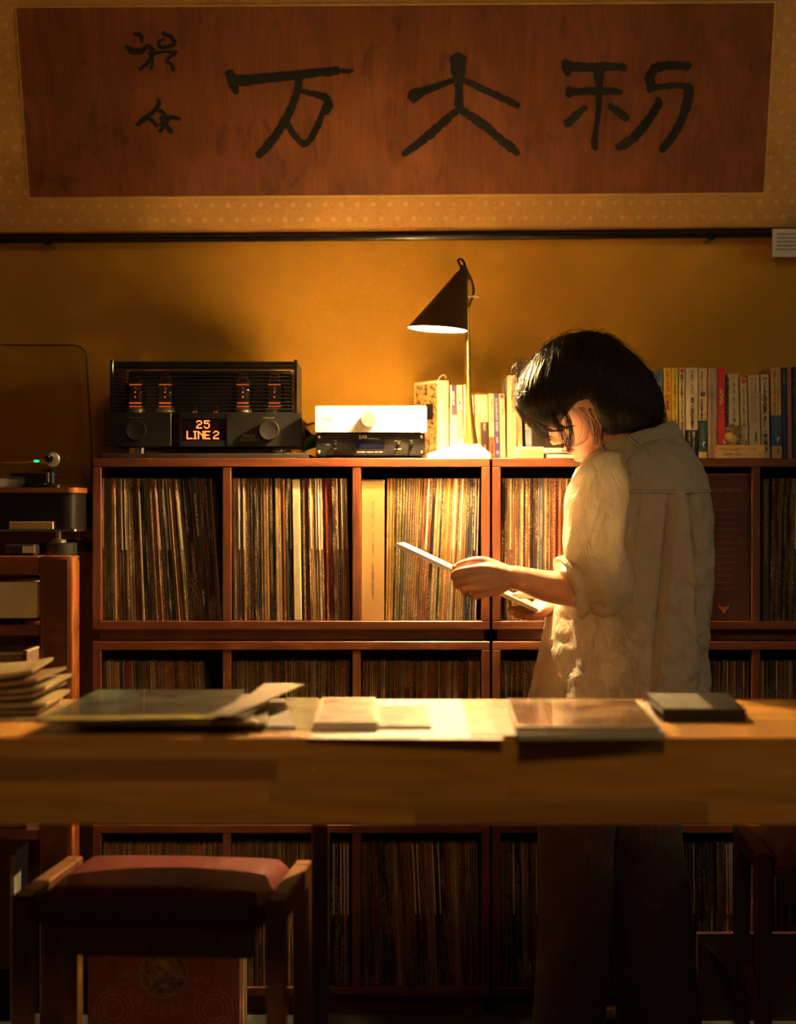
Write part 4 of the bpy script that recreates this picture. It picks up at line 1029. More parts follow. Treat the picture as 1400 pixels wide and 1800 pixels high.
# black picture, flat books, sign
mb = MB(); Yp = 4.16; mb.box(xx(938,Yp), xx(990,Yp), Yp, Yp+.010, STZ+.0003, zz(737,Yp), .0008)
pic = mb.build('picture_card', M('picture_black', (.022,.014,.010), .35, var=.4, scale=25)); tag(pic, 'black square picture card standing behind the reading face', 'card')
Yf = 4.06
mb = MB(); zn0, zn1 = STZ+.0003, zz(797.0,Yf)
nb_ = MB().box(xx(959.5,Yf), xx(1062,Yf), Yf, Yf+.09, zn0, zn1, .0015).build('notebook', M('notebook_black', (.012,.010,.010), .5, var=.2)); tag(nb_, 'black covered notebook lying flat below the face', 'notebook')
MB().box(xx(961.5,Yf), xx(1061,Yf), Yf-.0004, Yf+.05, zn0+.0022, zn1-.0022).build('page_block', PAPER, nb_)
mb = MB(); zw1 = zz(787.5,Yf)
wb = MB().box(xx(945,Yf), xx(1062,Yf), Yf+.004, Yf+.095, zn1+.0003, zw1, .0012).build('book', bmat(LCR)); tag(wb, 'white paperback lying flat on the black notebook', 'book')
MB().box(xx(946,Yf), xx(1061,Yf), Yf+.0036, Yf+.05, zn1+.0015, zw1-.0015).build('page_block', PAGES, wb)
Yg = 4.012
sg = MB().box(xx(905.5,Yg), xx(956.5,Yg), Yg, Yg+.022, STZ+.0003, zz(785.5,Yg), .0012).build('wooden_sign', SIGNW); tag(sg, 'small wooden block sign reading now playing', 'sign')
mb = text_mb('now playing', .01, (xx(932,Yg), Yg-.0001, zz(795.5,Yg)), X3, Z3, .0003, width=43*Yg/F, height=6.6*Yg/F); mb.build('lettering', M('burnt_brown', (.24,.10,.03), .7, var=.2), sg)

# right-hand row
YR = 4.10
def rb(px0, px1, ytop, cover, label, **k): return book(px0, px1, ytop, YR, cover, label, group=GR, **k)
rb(1128, 1149, 664, (.42,.24,.12), 'brown book half hidden behind the dark hair')
rb(1150, 1165.6, 652, (.10,.20,.30), 'blue paperback with yellow lettering right beside the dark hair', texts=[('P', .1, 671, 681, 5, PRINTY, False), ('eanuts', .1, 684, 706, 5, PRINTY), ('犬', 0, 655, 665, 6, PRINTK, False)])
rb(1167, 1180.3, 646.5, (.74,.50,.035), 'yellow book with large red title', lean=0.004, texts=[('ビートルズ語辞典', 0, 651, 722, 8.5, PRINTR, True, .0004), ('藤本国彦', .25, 735, 752, 2.6, PRINTB)])
hb, T, w, h = rb(1181.6, 1192.6, 646.5, (.72,.52,.05), 'yellow book with slim black title', texts=[('ビートルズは何を歌っているのか？', 0, 650, 724, 5, PRINTK), ('朝日順子', 0, 728, 746, 3, PRINTB)])
hb, T, w, h = rb(1194.5, 1204.6, 646.5, (.70,.54,.32), 'cream book with a red mark above its black title', texts=[('英国ロックを歩く', -.05, 657, 700, 5.2, PRINTK, True, .0003), ('菅田泰治', 0, 742, 761, 4, PRINTK), ('旅の記録集', 0, 703, 738, 4, PRINTB)])
mb = MB(); c_ = T @ Vector((0,-.0002,h-.007)); mb.box(c_.x-.0045, c_.x+.0045, c_.y-.0003, c_.y, c_.z-.004, c_.z+.004); mb.build('printed_mark', PRINTR, hb)
rb(1206, 1227.4, 646.5, (.68,.55,.36), 'thick cream hardback with black title and black band', texts=[('ジョン・レノン', .05, 651, 692, 6.5, PRINTK, True, .0003), ('音楽と思想を語る', .05, 698, 753, 6.5, PRINTK, True, .0003), ('精選インタビュー', .15, 758, 798, 4.4, PRINTW), ('1964-1980', -.2, 758, 798, 3.4, PRINTW)], band=[(756,806,(.016,.013,.012))])
hb, T, w, h = rb(1228.6, 1243.6, 647, (.66,.48,.24), 'tan book with teal band and portrait medallion', band=[(739,794,(.035,.10,.11))], texts=[('ジョン・レノン', -.12, 653, 688, 5, PRINTK, True, .0003), ('その存在と死の', -.12, 702, 738, 5, PRINTK, True, .0003), ('愛と平和の物語', 0, 744, 774, 5, PRINTB), ('?', .1, 776, 785, 5, PRINTW, False), ('音楽伝記', .3, 725, 738, 2, PRINTR)])
mb = MB(); c_ = T @ Vector((0,-.0002,zz(693.5,YR)-STZ)); mb.cyl(c_, c_+Vector((0,-.0003,0)), .0058, n=20); mb.build('portrait_medallion', bmat((.14,.11,.09)), hb)
for i, (a_, b_) in enumerate(((1245.4,1249.6),(1250,1254),(1254.4,1258.4))):
    rb(a_, b_, 647, (.52,.36,.24) if i != 1 else (.46,.30,.21), 'thin pinkish volume, %s of three beside the red spine' % ('leftmost','middle','rightmost')[i], texts=[('全集', 0, 688, 700, 2.4, PRINTB)])
rb(1259, 1261.2, 647, (.30,.34,.36), 'very thin grey booklet left of the red spine', depth=.12)
rb(1262.5, 1275.2, 646, (.60,.030,.028), 'bright red book with yellow title', texts=[('レコスケ', -.02, 683, 713, 8, PRINTY, True, .0004), ('くん', .1, 715, 726, 4, PRINTY)], band=[(646.5,806,(.60,.030,.028))])
rb(1276, 1282.2, 664, (.016,.014,.014), 'thin black book right of the red one', texts=[('ビートルズサウンド', 0, 670, 748, 2.6, PRINTB)])
rb(1283.4, 1301.6, 657.5, (.58,.46,.27), 'wide beige book with black title behind the figurine', lean=-.024, texts=[('ヨーコ・オノ・レノン全。', .05, 674, 748, 6.5, PRINTK, True, .0003), ('完全版', 0, 662, 667, 10, PRINTB, False)])
hb, T, w, h = rb(1304, 1316.2, 663.5, (.56,.42,.24), 'beige book with red disc on its spine', lean=-.02, texts=[('「ビートルズ」をつくった男', 0, 679, 752, 5.6, PRINTK), ('高橋', .2, 772, 784, 4, PRINTK), ('音楽の裏側', -.15, 758, 782, 2, PRINTB)])
mb = MB(); c_ = T @ Vector((0,-.0002,h-.0085)); mb.cyl(c_, c_+Vector((0,-.0003,0)), .0056, n=20); mb.build('printed_disc', PRINTR, hb)
rb(1318.2, 1338.2, 659.5, (.55,.42,.27), 'wide tan book with red vertical title', lean=-.02, texts=[('ウェルカム・ビートルズ', .12, 664, 744, 6.6, PRINTR, True, .0002), ('佐藤剛', .12, 758, 778, 5, PRINTK), ('来日公演を実現させた男たち', -.18, 664, 742, 2.4, PRINTB), ('出版社', .1, 793, 797, 10, PRINTB, False)])
rb(1340, 1354, 658.5, (.60,.44,.23), 'tan book with very heavy black title', lean=-.016, texts=[('ビートルズを笑え！', 0, 663, 752, 9, PRINTK, True, .0007), ('・中山康樹', 0, 756, 796, 8, PRINTK, True, .0006)])
rb(1357.5, 1375.2, 646.5, (.60,.36,.10), 'orange book with blue band and black title', lean=-.014, band=[(730,784,(.035,.08,.20))], texts=[('ロスト・ビートルズ・インタビュー', -.12, 653, 729, 5, PRINTK, True, .0003), ('The Lost Beatles', .25, 653, 705, 3, PRINTK), ('インタビュー集', -.1, 735, 764, 4, PRINTB), ('?', .15, 768, 777, 5, PRINTW, False), ('?', .15, 789, 797, 5, PRINTK, False)])
rb(1376.4, 1384.4, 646, (.020,.028,.045), 'dark navy book right of the orange one', lean=-.01, texts=[('青盤', 0, 656, 675, 3.6, PRINTB)])
rb(1385.6, 1392.8, 645, (.38,.14,.12), 'dusty pink slim book near the right edge', lean=-.008, texts=[('赤盤ガイド', 0, 653, 690, 4, PRINTB)])
rb(1394, 1408, 645, (.014,.013,.013), 'black book at the right edge', texts=[('ザ・ビートルズ', 0, 664, 740, 5, PRINTB)])
rb(1409, 1424, 650, (.4,.3,.2), 'brown book just past the right edge')
Yv = 4.02
sg = MB().box(xx(1260,Yv), xx(1346,Yv), Yv, Yv+.018, STZ+.0003, zz(782,Yv), .0012).build('wooden_sign', SIGNW); tag(sg, 'wooden block sign with Japanese lettering in front of the music books', 'sign')
mb = text_mb('バキューム式レコード洗浄', .01, (xx(1297,Yv), Yv-.0001, zz(789.5,Yv)), X3, Z3, .0003, width=66*Yv/F, height=5.2*Yv/F); mb.build('lettering', PRINTK, sg)
mb = text_mb('(1枚両面・500円)', .01, (xx(1288,Yv), Yv-.0001, zz(798.5,Yv)), X3, Z3, .0003, width=34*Yv/F, height=4.2*Yv/F); mb.build('lettering', PRINTK, sg)
# small carved figurine behind the sign
Yq = 4.055
fg = thing('carved_figurine', 'small carved golden figurine with a broad leaf hat, standing behind the wooden sign', 'figurine', (xx(1290,Yq), Yq+.01, STZ))
WD = M('figurine_gold', (.50,.31,.10), .38, .3, var=.35, scale=120, bump=.4)
WD2 = M('figurine_leaf', (.24,.14,.06), .5, var=.3, scale=60, bump=.3)
mb = MB(); c_ = W(1289,772,Yq)
mb.lathe((c_.x, Yq+.012, STZ+.0003), [(.016,0),(.018,.006),(.013,.020),(.015,.034),(.017,.044),(.015,.056),(.009,.064),(.003,.068)], 20)
rr = random.Random(4)
for v in mb.v:
    v += Vector((rr.uniform(-.0012,.0012), rr.uniform(-.0012,.0012), 0))
mb.build('body', WD, fg, smooth=60)
mb = MB(); c2 = Vector((c_.x+.004, Yq+.010, zz(754,Yq))); ring = []
for i in range(20):
    r_ = .024 if i % 2 else .016; a_ = 2*PI*i/20; ring.append(c2+Vector((r_*math.cos(a_), r_*.6*math.sin(a_), r_*.55*math.sin(a_)+.002*math.cos(3*a_))))
top = c2+Vector((0,-.006,.006)); bot = c2+Vector((0,.004,-.006))
mb.add(ring+[top,bot], [(i,(i+1) % 20,20) for i in range(20)]+[((i+1) % 20,i,21) for i in range(20)])
mb.build('leaf_hat', WD2, fg)
mb = MB()
for s_ in (-1,1): mb.tube([(c_.x+s_*.012,Yq+.008,STZ+.046),(c_.x+s_*.019,Yq+.002,STZ+.040),(c_.x+s_*.014,Yq-.004,STZ+.034)], .0042, n=8, res=3)
mb.build('arms', WD, fg, smooth=60)
# ------------------------------------------------------------------ audio rack with turntable at the left
YK = 3.80
rk = thing('audio_rack', 'reddish rosewood audio rack with thick posts, left of the record cabinets', 'rack', (xx(-90,YK), YK+.2, 0))
def post(pxa, pxb, Yf_):
    x0, x1 = xx(pxa,Yf_), xx(pxb,Yf_); z1 = zz(977,YK)
    h = MB().box(x0, x1, Yf_, Yf_+.085, 0, z1, .006).build('post', RACKW, rk, smooth=30)
    MB().box(x0+.010, x1-.012, Yf_-.0006, Yf_+.002, .02, z1-.008, .0004).build('inlay_panel', M('rack_inlay', (.115,.034,.014), .35, var=.15, scale=20, stretch=(6,6,.6), coat=.3), h)
    return x0, x1
post(69, 128, YK); post(69-30, 128-30, YK+.33)
post(-440, -381, YK); post(-440, -381, YK+.33)
xr0, xr1 = xx(-381,YK)+.0003, xx(69,YK)-.0003
for ya, yb, dpt in ((977,1011,.41),(1099,1118,.41),(1460,1478,.41)):
    MB().box(xr0, xr1, YK+.004, YK+dpt, zz(yb,YK), zz(ya,YK), .003).build('shelf_board', RACKWX, rk)
shz = [zz(977,YK), zz(1099,YK), zz(1460,YK)]
# screws on the post's side
for py in (985,1104,1160):
    p = Vector((xx(128,YK)+.0002, YK+.06, zz(py,YK))); MB().cyl(p, p+Vector((.003,0,0)), .005, n=14).build('bolt', CHROME, rk, smooth=40)
# silver player
ply = thing('disc_player', 'champagne silver disc player on the middle shelf of the rack', 'player', (xx(-150,YK), YK+.15, shz[1]))
x0, x1 = xx(-370,3.815), xx(66,3.815)
MB().box(x0, x1, 3.815, 3.825, zz(1087,3.815), zz(1023,3.815), .001).build('front_panel', CHAMP, ply)
MB().box(x0+.003, x1-.003, 3.8252, 4.13, zz(1086,3.815), zz(1024.5,3.815), .001).build('case', CHAMP, ply)
for px in (-330, 25): MB().cyl((xx(px,3.82),3.85,shz[1]+.0002),(xx(px,3.82),3.85,zz(1085,3.815)), .018, n=20).build('foot', BLACK, ply, smooth=40)
mb = text_mb('D', .01, (xx(85.5,3.815), 3.8149, zz(1076,3.815)), X3, Z3, .0003, height=5*3.815/F); 
mb.v = [v - Vector((.024,0,0)) for v in mb.v]; mb.build('lettering', PRINTB, ply)
# box on the lower shelf
bx = thing('storage_box', 'brown cardboard box on the lower shelf of the rack', 'box', (xx(-60,YK), YK+.12, shz[2]))
MB().box(xx(-170,3.83), xx(38,3.83), 3.83, 4.03, shz[2]+.0003, zz(1152,3.83), .002).build('box_body', M('box_brown', (.19,.11,.065), .7, var=.1), bx)
MB().box(xx(-172,3.83), xx(39,3.83), 3.828, 4.032, zz(1152,3.83)+.0002, zz(1147,3.83), .001).build('lid', M('box_lid', (.45,.33,.17), .7, var=.1), bx)
# upright silver panel and cables low at the left
h_ = MB().box(xx(17,3.95), xx(26,3.95), 3.95, 4.10, .0, zz(1502,3.95), .002).build('metal_panel', M('panel_silver', (.55,.52,.46), .4, .5, var=.1)); tag(h_, 'narrow upright silver panel below the table at the far left', 'panel')
BLUEC = M('cable_blue', (.015,.02,.06), .5, var=.3)
for i, (pts, lab) in enumerate((([W(30,1600,4.25),W(38,1540,4.22),W(52,1490,4.25),W(63,1468,4.3)], 'dark blue cable rising behind the rack, left strand'),
    ([W(46,1640,4.31),W(55,1560,4.30),W(60,1510,4.31),W(66,1470,4.34)], 'dark blue cable rising behind the rack, right strand'))):
    mb = MB(); mb.tube([Vector((pts[0].x,pts[0].y,.006))]+pts, .006, n=8, res=6); h_ = mb.build('hanging_cable', BLUEC, smooth=60); tag(h_, lab, 'cable')

# ------------------------------------------------------------------ turntable
YT = 3.88
tt = thing('turntable', 'turntable with wooden deck, dark body and open clear dust cover', 'turntable', (xx(-120,YT), YT+.18, shz[0]))
DECK = wood('turntable_deck', (.26,.085,.022), (.36,.13,.036), 'X', .12, 6, .6, .05)
def rr_slab(x0, x1, y0, y1, z0, z1, r):
    mb = MB(); mb.prism([(x,y,z0) for x, y in rrect(x0,x1,y0,y1,r,8)], (0,0,1), z1-z0); return mb
tx0, tx1 = xx(-360,YT), xx(136,YT)
rr_slab(tx0, tx1, YT, YT+.36, zz(866,YT), zz(857,YT), .022).build('deck', DECK, tt, smooth=40)
rr_slab(tx0+.002, tx1-.002, YT+.002, YT+.358, zz(930,YT), zz(866,YT)-.0002, .030).build('plinth', M('plinth_gloss_black', (.012,.010,.009), .3, .3, var=.2, coat=.2), tt, smooth=40)
rr_slab(tx0+.001, tx1+.002, YT, YT+.36, zz(934,YT), zz(930.4,YT), .028).build('chrome_trim', CHROME, tt, smooth=40)
for px, y_ in ((97,YT+.035),(97,YT+.30),(-320,YT+.035),(-320,YT+.30)):
    x_ = xx(px,YT); zf = shz[0]
    ft = MB().lathe((x_,y_,zf+.0002), [(.040,0),(.0405,.002),(.0405,.024),(.037,.026)], 36).build('foot', BLACKA, tt, smooth=40)
    MB().lathe((x_,y_,zf+.0262), [(.017,0),(.017,.007),(.007,.0075),(.007,zz(934,YT)-zf-.0264)], 28).build('foot_spike', VBASE, ft, smooth=40)
pl = MB().box(xx(16,YT-.012), xx(93,YT-.012), YT-.012, YT+.0, zz(930,YT), zz(917,YT), .0008).build('name_plate', M('plate_brass', (.62,.46,.20), .4, .4, var=.1, scale=200), tt)
mb = MB(); mb.lathe((xx(-110,YT),YT+.18,zz(856.8,YT)), [(.150,0),(.152,.004),(.152,.020),(.148,.023)], 60); plat = mb.build('platter', BLACKA, tt, smooth=40)
mb = MB(); mb.lathe((xx(-110,YT),YT+.18,zz(856.8,YT)+.0232), [(.148,0),(.149,.001),(.147,.003)], 60); mb.build('mat', BLACK, plat, smooth=40)
# tonearm
ta = W(89,855,YT+.06); ty = ta.y; dz = zz(856.8,YT)
arm = MB().lathe((ta.x,ty,dz+.0002), [(.029,0),(.029,.006),(.026,.009),(.012,.0095),(.010,.034),(.017,.036),(.017,.040)], 32).build('tonearm_base', BLACKG, tt, smooth=35)
MB().cyl((ta.x-.004,ty-.012,dz+.012),(ta.x-.004,ty-.012,dz+.033), .0036, n=14).build('lift_rod', CHROME, arm, smooth=40)
mb = MB(); cw = Vector((xx(92,ty), ty-.004, zz(808,ty)))
mb.lathe(cw, [(.008,-.012),(.0165,-.011),(.0165,.010),(.013,.012),(.008,.0125)], 30, (.25,-1,0)); mb.build('counterweight', M('weight_grey', (.33,.31,.27), .35, .7, var=.1), arm, smooth=35)
mb = MB(); mb.lathe(cw+Vector((-.004,-.014,.001)), [(.0085,0),(.0085,.010),(.005,.011)], 24, (.25,-1,0)); mb.build('pivot', BLACKG, arm, smooth=35)
mb = MB(); mb.tube([cw+Vector((-.012,-.012,-.002)), cw+Vector((-.10,.02,-.006)), cw+Vector((-.20,.06,-.008))], .0035, n=10, res=4); mb.build('tonearm_tube', CHROME, arm, smooth=60)
mb = MB(); mb.tube([W(103,829,ty),W(110,818,ty),W(118,805,ty)], .0012, n=8); mb.ball(W(118,804.5,ty), .0024); mb.build('cue_lever', BLACK, arm, smooth=60)
mb = MB(); p_ = W(105,834,ty); mb.box(p_.x-.016, p_.x+.004, ty-.003, ty+.003, p_.z-.001, p_.z+.001); mb.build('lever_bracket', CHROME, arm)
LEDG = M('green_led', (.02,.5,.2), .4, var=.02, emit=(.01,1.0,.25), estr=1.6)
p_ = W(64.5,810.5,ty-.02); mb = MB(); mb.ball(p_, .0045, sc=(1.6,.8,.6)); mb.build('pilot_light', LEDG, tt, smooth=60)
MB().box(p_.x+.006, p_.x+.022, p_.y-.004, p_.y+.01, p_.z-.005, p_.z+.005, .001).build('pilot_holder', M('holder_beige', (.4,.33,.2), .5, .3, var=.1), tt)
# clear dust cover, opened upright behind the deck
ACR = glassy('acrylic', (.93,.90,.84), .12)
EDGE = M('acrylic_edge', (.012,.008,.005), .2, var=.1, coat=.4)
Yd = YT+.37
lid = MB(); prof = []
L0, R0 = xx(-360,Yd), xx(157,Yd); Zb, Zt = zz(852,Yd), zz(607,Yd)
pr = [(xx(163,Yd), Zb), (xx(160,Yd), zz(760,Yd))]
for i in range(9):
    a_ = PI/2*i/8; r_ = .030; pr.append((xx(152,Yd)-r_+r_*math.cos(a_), Zt-r_+r_*math.sin(a_)))
pr += [(L0+.03, Zt+.002), (L0, Zt-.03), (L0-.01, Zb)]
lid.prism([(x, Yd, z) for x, z in pr], (0,1,0), .004); cover = lid.build('dust_cover', ACR, tt, smooth=30)
mb = MB(); mb.tube([(x, Yd-.001, z) for x, z in pr[:-1]], .0019, n=8); mb.build('cover_rim', EDGE, cover, smooth=60)
# cover's shallow side wall, folded back
mb = MB(); mb.box(xx(46,Yd), xx(150,Yd), Yd-.03, Yd-.026, zz(850,Yd), zz(823,Yd), .0015); mb.build('cover_wall', ACR, cover)
MB().box(xx(-30,YT), xx(47,YT), YT+.27, YT+.33, dz+.0002, dz+.036, .002).build('motor_box', BLACK, tt)
h_ = thing('power_supply', 'small black power supply with a white label, beside the turntable foot', 'power supply', (xx(30,3.82), 3.79, shz[0]))
MB().box(xx(4,3.815), xx(61,3.815), 3.822, 3.87, shz[0]+.0002, zz(957,3.815), .004).build('case', BLACK, h_, smooth=30)
MB().box(xx(38.5,3.815), xx(60,3.815), 3.8208, 3.8222, zz(972,3.815), zz(960,3.815)).build('white_label', M('label_white', (.62,.58,.48), .5, var=.06), h_)
# ------------------------------------------------------------------ long glulam table in the foreground
TZ = .77; YN, YFAR = 2.73, 3.298
TB = TZ - 153*YN/F
def Tpt(px, py, z=TZ):
    Y = F*(CH-z)/(py-900); return Vector(((px-700)*Y/F, Y, z))
tb = thing('long_table', 'long thick laminated wood table across the foreground', 'table', (0, (YN+YFAR)/2, 0))
TX0, TX1 = -1.15, 1.25
rg = random.Random(21)
LAM = {}
def lamella(x0, x1, y0, y1, z0, z1):
    k = (round(x1-x0,3), round(y1-y0,4), round(z1-z0,4))
    if k not in LAM:
        mb = MB(); mb.box(-(x1-x0)/2+.00015, (x1-x0)/2-.00015, 0, y1-y0-.0003, 0.00015, z1-z0-.00015, .0005)
        me = bpy.data.meshes.new('lamella'); me.from_pydata([tuple(v) for v in mb.v], [], mb.f); me.materials.append(GLULAM); LAM[k] = me
    place('lamella', LAM[k], tb, Vector(((x0+x1)/2, y0, z0)))
nl = 4; lh = (TZ-TB)/nl
def strip(y0, y1, z0, z1, phase, lens=(.36,.44,.52)):
    x = TX0
    first = True
    while x < TX1-.001:
        L_ = rg.choice(lens)
        if first: L_ = L_*phase; first = False
        x2 = min(TX1, x+L_)
        if TX1-x2 < .12: x2 = TX1
        lamella(x, x2, y0, y1, z0, z1); x = x2
for k in range(nl): strip(YN, YN+.045, TB+k*lh, TB+(k+1)*lh, rg.uniform(.3,1))
ny = 13; sw = (YFAR-YN-.045)/ny
for j in range(ny): strip(YN+.045+j*sw, YN+.045+(j+1)*sw, TZ-lh, TZ, rg.uniform(.3,1), (.40,.50,.60))
MB().box(TX0, TX1, YN+.0452, YFAR-.002, TB+.03, TZ-lh-.0002).build('table_core', GLULAM, tb)
for px in (563,):
    x_ = xx(px,3.255); MB().box(x_-.0150, x_+.0150, 3.240, 3.272, 0, TB+.0295, .003).build('leg', TABLELEG, tb)
for x_ in (TX0+.1, TX1-.1):
    for y_ in (YN+.09, YFAR-.06): MB().box(x_-.03, x_+.03, y_-.03, y_+.03, 0, TB+.0295, .003).build('leg', TABLELEG, tb)
# ------------------------------------------------------------------ printed matter on the table
def flat(name, label, cat, p0, p1, p2, p3, z0, th, mat, group=None, bev=.0008, parts=True, art=None):
    """flat thing from four table pixels (far left, far right, near right, near left) seen on its top face at height z0+th"""
    zt = z0+th; q = [Tpt(*p, zt) for p in (p3, p2, p1, p0)]
    mb = MB(); mb.prism([v - Vector((0,0,th)) for v in q], (0,0,1), th)
    h = mb.build(name, mat); tag(h, label, cat, group)
    return h, q, zt
def inset(q, a0, a1, b0, b1, z):
    """quad inside q (near-left, near-right, far-right, far-left)"""
    f = lambda a, b: q[0]*(1-a)*(1-b)+q[1]*a*(1-b)+q[2]*a*b+q[3]*(1-a)*b
    return [Vector((v.x, v.y, z)) for v in (f(a0,b0), f(a1,b0), f(a1,b1), f(a0,b1))]
def art(h, q, z, a0, a1, b0, b1, mat, name='cover_print'):
    mb = MB(); v = inset(q, a0, a1, b0, b1, z+.0004); mb.add(v, [(0,1,2,3)]); mb.build(name, mat, h)
def blotch(name, c0, c1, c2, scale=14, seed=0.0, rough=.3):
    m = bpy.data.materials.new(name); nt, N, L, P = nodes(m)
    tc = N.new('ShaderNodeTexCoord'); mp = N.new('ShaderNodeMapping'); mp.inputs['Location'].default_value = (seed,seed*2,seed); L.new(tc.outputs['Object'], mp.inputs['Vector'])
    nz = N.new('ShaderNodeTexNoise'); nz.inputs['Scale'].default_value = scale; nz.inputs['Detail'].default_value = 3; L.new(mp.outputs['Vector'], nz.inputs['Vector'])
    cr = N.new('ShaderNodeValToRGB'); E = cr.color_ramp.elements; E[0].position = .36; E[0].color = c0+(1,); E[1].position = .62; E[1].color = c2+(1,); x_ = E.new(.5); x_.color = c1+(1,)
    L.new(nz.outputs['Fac'], cr.inputs['Fac']); L.new(cr.outputs['Color'], P.inputs['Base Color']); P.inputs['Roughness'].default_value = rough; P.inputs['Coat Weight'].default_value = .3; return m
G2 = 'printed matter on the table'
e = .0003
WHITE = M('sheet_white', (.86,.80,.68), .55, var=.04, scale=30)
h, q, z = flat('paper_sheet', 'large white sheet glowing in the lamp light on the table', 'paper', (640,1229), (812,1229), (885,1299), (540,1297), TZ+e, .0006, WHITE)
h, q, z = flat('paper_sheet', 'grey-green sheet at the left edge of the white sheet', 'paper', (505,1226), (560,1226), (548,1283), (438,1283), TZ+e, .0006, blotch('sheet_green', (.16,.17,.11), (.30,.27,.14), (.42,.34,.10), 20, 2))
z1 = TZ+.0012
h, q, z = flat('paperback', 'thick cream paperback lying on the white sheet', 'book', (566,1226), (660,1226), (665,1268), (553,1268), z1, .0158, bmat((.74,.62,.44)))
art(h, q, z, .06, .94, .06, .94, blotch('pb_cover', (.62,.22,.12), (.80,.70,.52), (.84,.74,.56), 16, 5))
mb = MB(); v = inset(q, .01, .99, 0, .9, z1+.002); v2 = [Vector((a.x,a.y,z1+.0135)) for a in v]
mb.add([a+Vector((0,-.0004,0)) for a in v]+[a+Vector((0,-.0004,0)) for a in v2], [(0,1,5,4)]); mb.build('page_block', PAGES, h)
h, q, z = flat('small_book', 'thin grey-covered book right of the thick cream paperback', 'book', (664,1240), (752,1240), (760,1275), (666,1275), z1, .0062, bmat((.50,.44,.33)))
art(h, q, z, .05, .95, .06, .94, blotch('sb_cover', (.30,.27,.20), (.52,.46,.34), (.60,.52,.38), 22, 8))
h, q, z = flat('booklet', 'open cream booklet at the left of the magazine pile', 'booklet', (812,1230), (893,1230), (912,1291), (826,1291), z1, .0030, bmat((.62,.46,.26)))
art(h, q, z, .04, .48, .04, .96, blotch('bk_left', (.66,.52,.30), (.78,.66,.42), (.80,.70,.48), 14, 3)); art(h, q, z, .52, .96, .04, .96, blotch('bk_right', (.50,.34,.18), (.70,.55,.34), (.76,.64,.42), 14, 4))
h, q, z = flat('magazine', 'lower magazine of the pile right of the booklet', 'magazine', (900,1234), (1140,1234), (1168,1288), (912,1290), z1, .0092, bmat((.58,.50,.38)))
zA = z
h, q, z = flat('magazine', 'upper glossy brown magazine of the pile right of the booklet', 'magazine', (893,1228), (1118,1229), (1160,1276), (907,1277), zA+e, .0085, bmat((.52,.40,.28)))
art(h, q, z, .01, .99, .02, .98, blotch('mag_cover', (.20,.09,.04), (.36,.20,.10), (.55,.40,.26), 9, 6, .18))
h, q, z = flat('black_box', 'flat black box with a grey label near the right end of the pile', 'box', (1130,1217), (1280,1218), (1312,1247), (1166,1247), TZ+e, .0205, M('slipcase_black', (.016,.013,.012), .35, var=.2))
art(h, q, z, .03, .62, .05, .95, M('slip_label', (.20,.19,.16), .4, var=.15, scale=20), 'grey_label')
# record jackets on the left
TEAL = blotch('jacket_teal', (.030,.028,.020), (.05,.10,.075), (.10,.16,.12), 8, 1)
h, q, z = flat('record_jacket', 'brown cream record jacket at the back left of the table', 'record jacket', (60,1232), (165,1232), (120,1264), (-30,1264), TZ+e, .004, bmat((.46,.33,.18)))
art(h, q, z, .05,.95,.05,.95, blotch('jacket_brown', (.30,.16,.07), (.50,.36,.20), (.58,.44,.25), 10, 9))
zB = z
h, q, z = flat('record_jacket', 'grey record jacket lying lowest under the teal one', 'record jacket', (225,1228), (500,1228), (520,1277), (180,1277), TZ+e+.0, .0045, bmat((.25,.22,.17)))
for i_, (dx_, c3) in enumerate(((0,(.33,.25,.14)),(14,(.20,.17,.12)),(-8,(.30,.21,.12)))):
    h, q, z = flat('record_jacket', '%s of three jackets stacked under the teal record jacket' % ('lowest','middle','uppermost')[i_], 'record jacket', (205+dx_,1226-3*i_), (460+dx_,1226-3*i_), (455+dx_,1272-2*i_), (140+dx_,1272-2*i_), z+.0003, .0046, bmat(c3))
zB = z
h, q, z = flat('record_jacket', 'teal and black record jacket with a yellow edge', 'record jacket', (172,1212), (430,1212), (392,1262), (62,1266), zB+.0006, .0042, TEAL)
art(h, q, z, .02, .98, 0, .10, M('jacket_yellow', (.50,.36,.08), .4, var=.1), 'yellow_strip')
art(h, q, z, .35, .98, .12, .98, blotch('jacket_dark', (.020,.018,.014), (.05,.05,.035), (.10,.10,.07), 10, 12))
zC = z
# fanned leaves beside the teal jacket
for i in range(3):
    a = Tpt(430-i*12, 1262+i*3, zC); b = Tpt(520+i*8, 1212+i*3, zC); 
    lo = zC + .0006 + i*.0040
    mb = MB(); w_ = Vector((-.035,.0,0)); c_ = [Vector((a.x,a.y,lo)), Vector((b.x,b.y,lo+.010-i*.002)), Vector((b.x,b.y,lo+.010-i*.002))+w_*1.6, Vector((a.x,a.y,lo))+w_]
    mb.prism(c_, (0,0,1), .0009)
    h = mb.build('loose_leaf', bmat((.34+.05*i,.28+.04*i,.19+.03*i))); tag(h, '%s of the fanned loose leaves on the dark jacket' % ('lowest','middle','topmost')[i], 'paper')
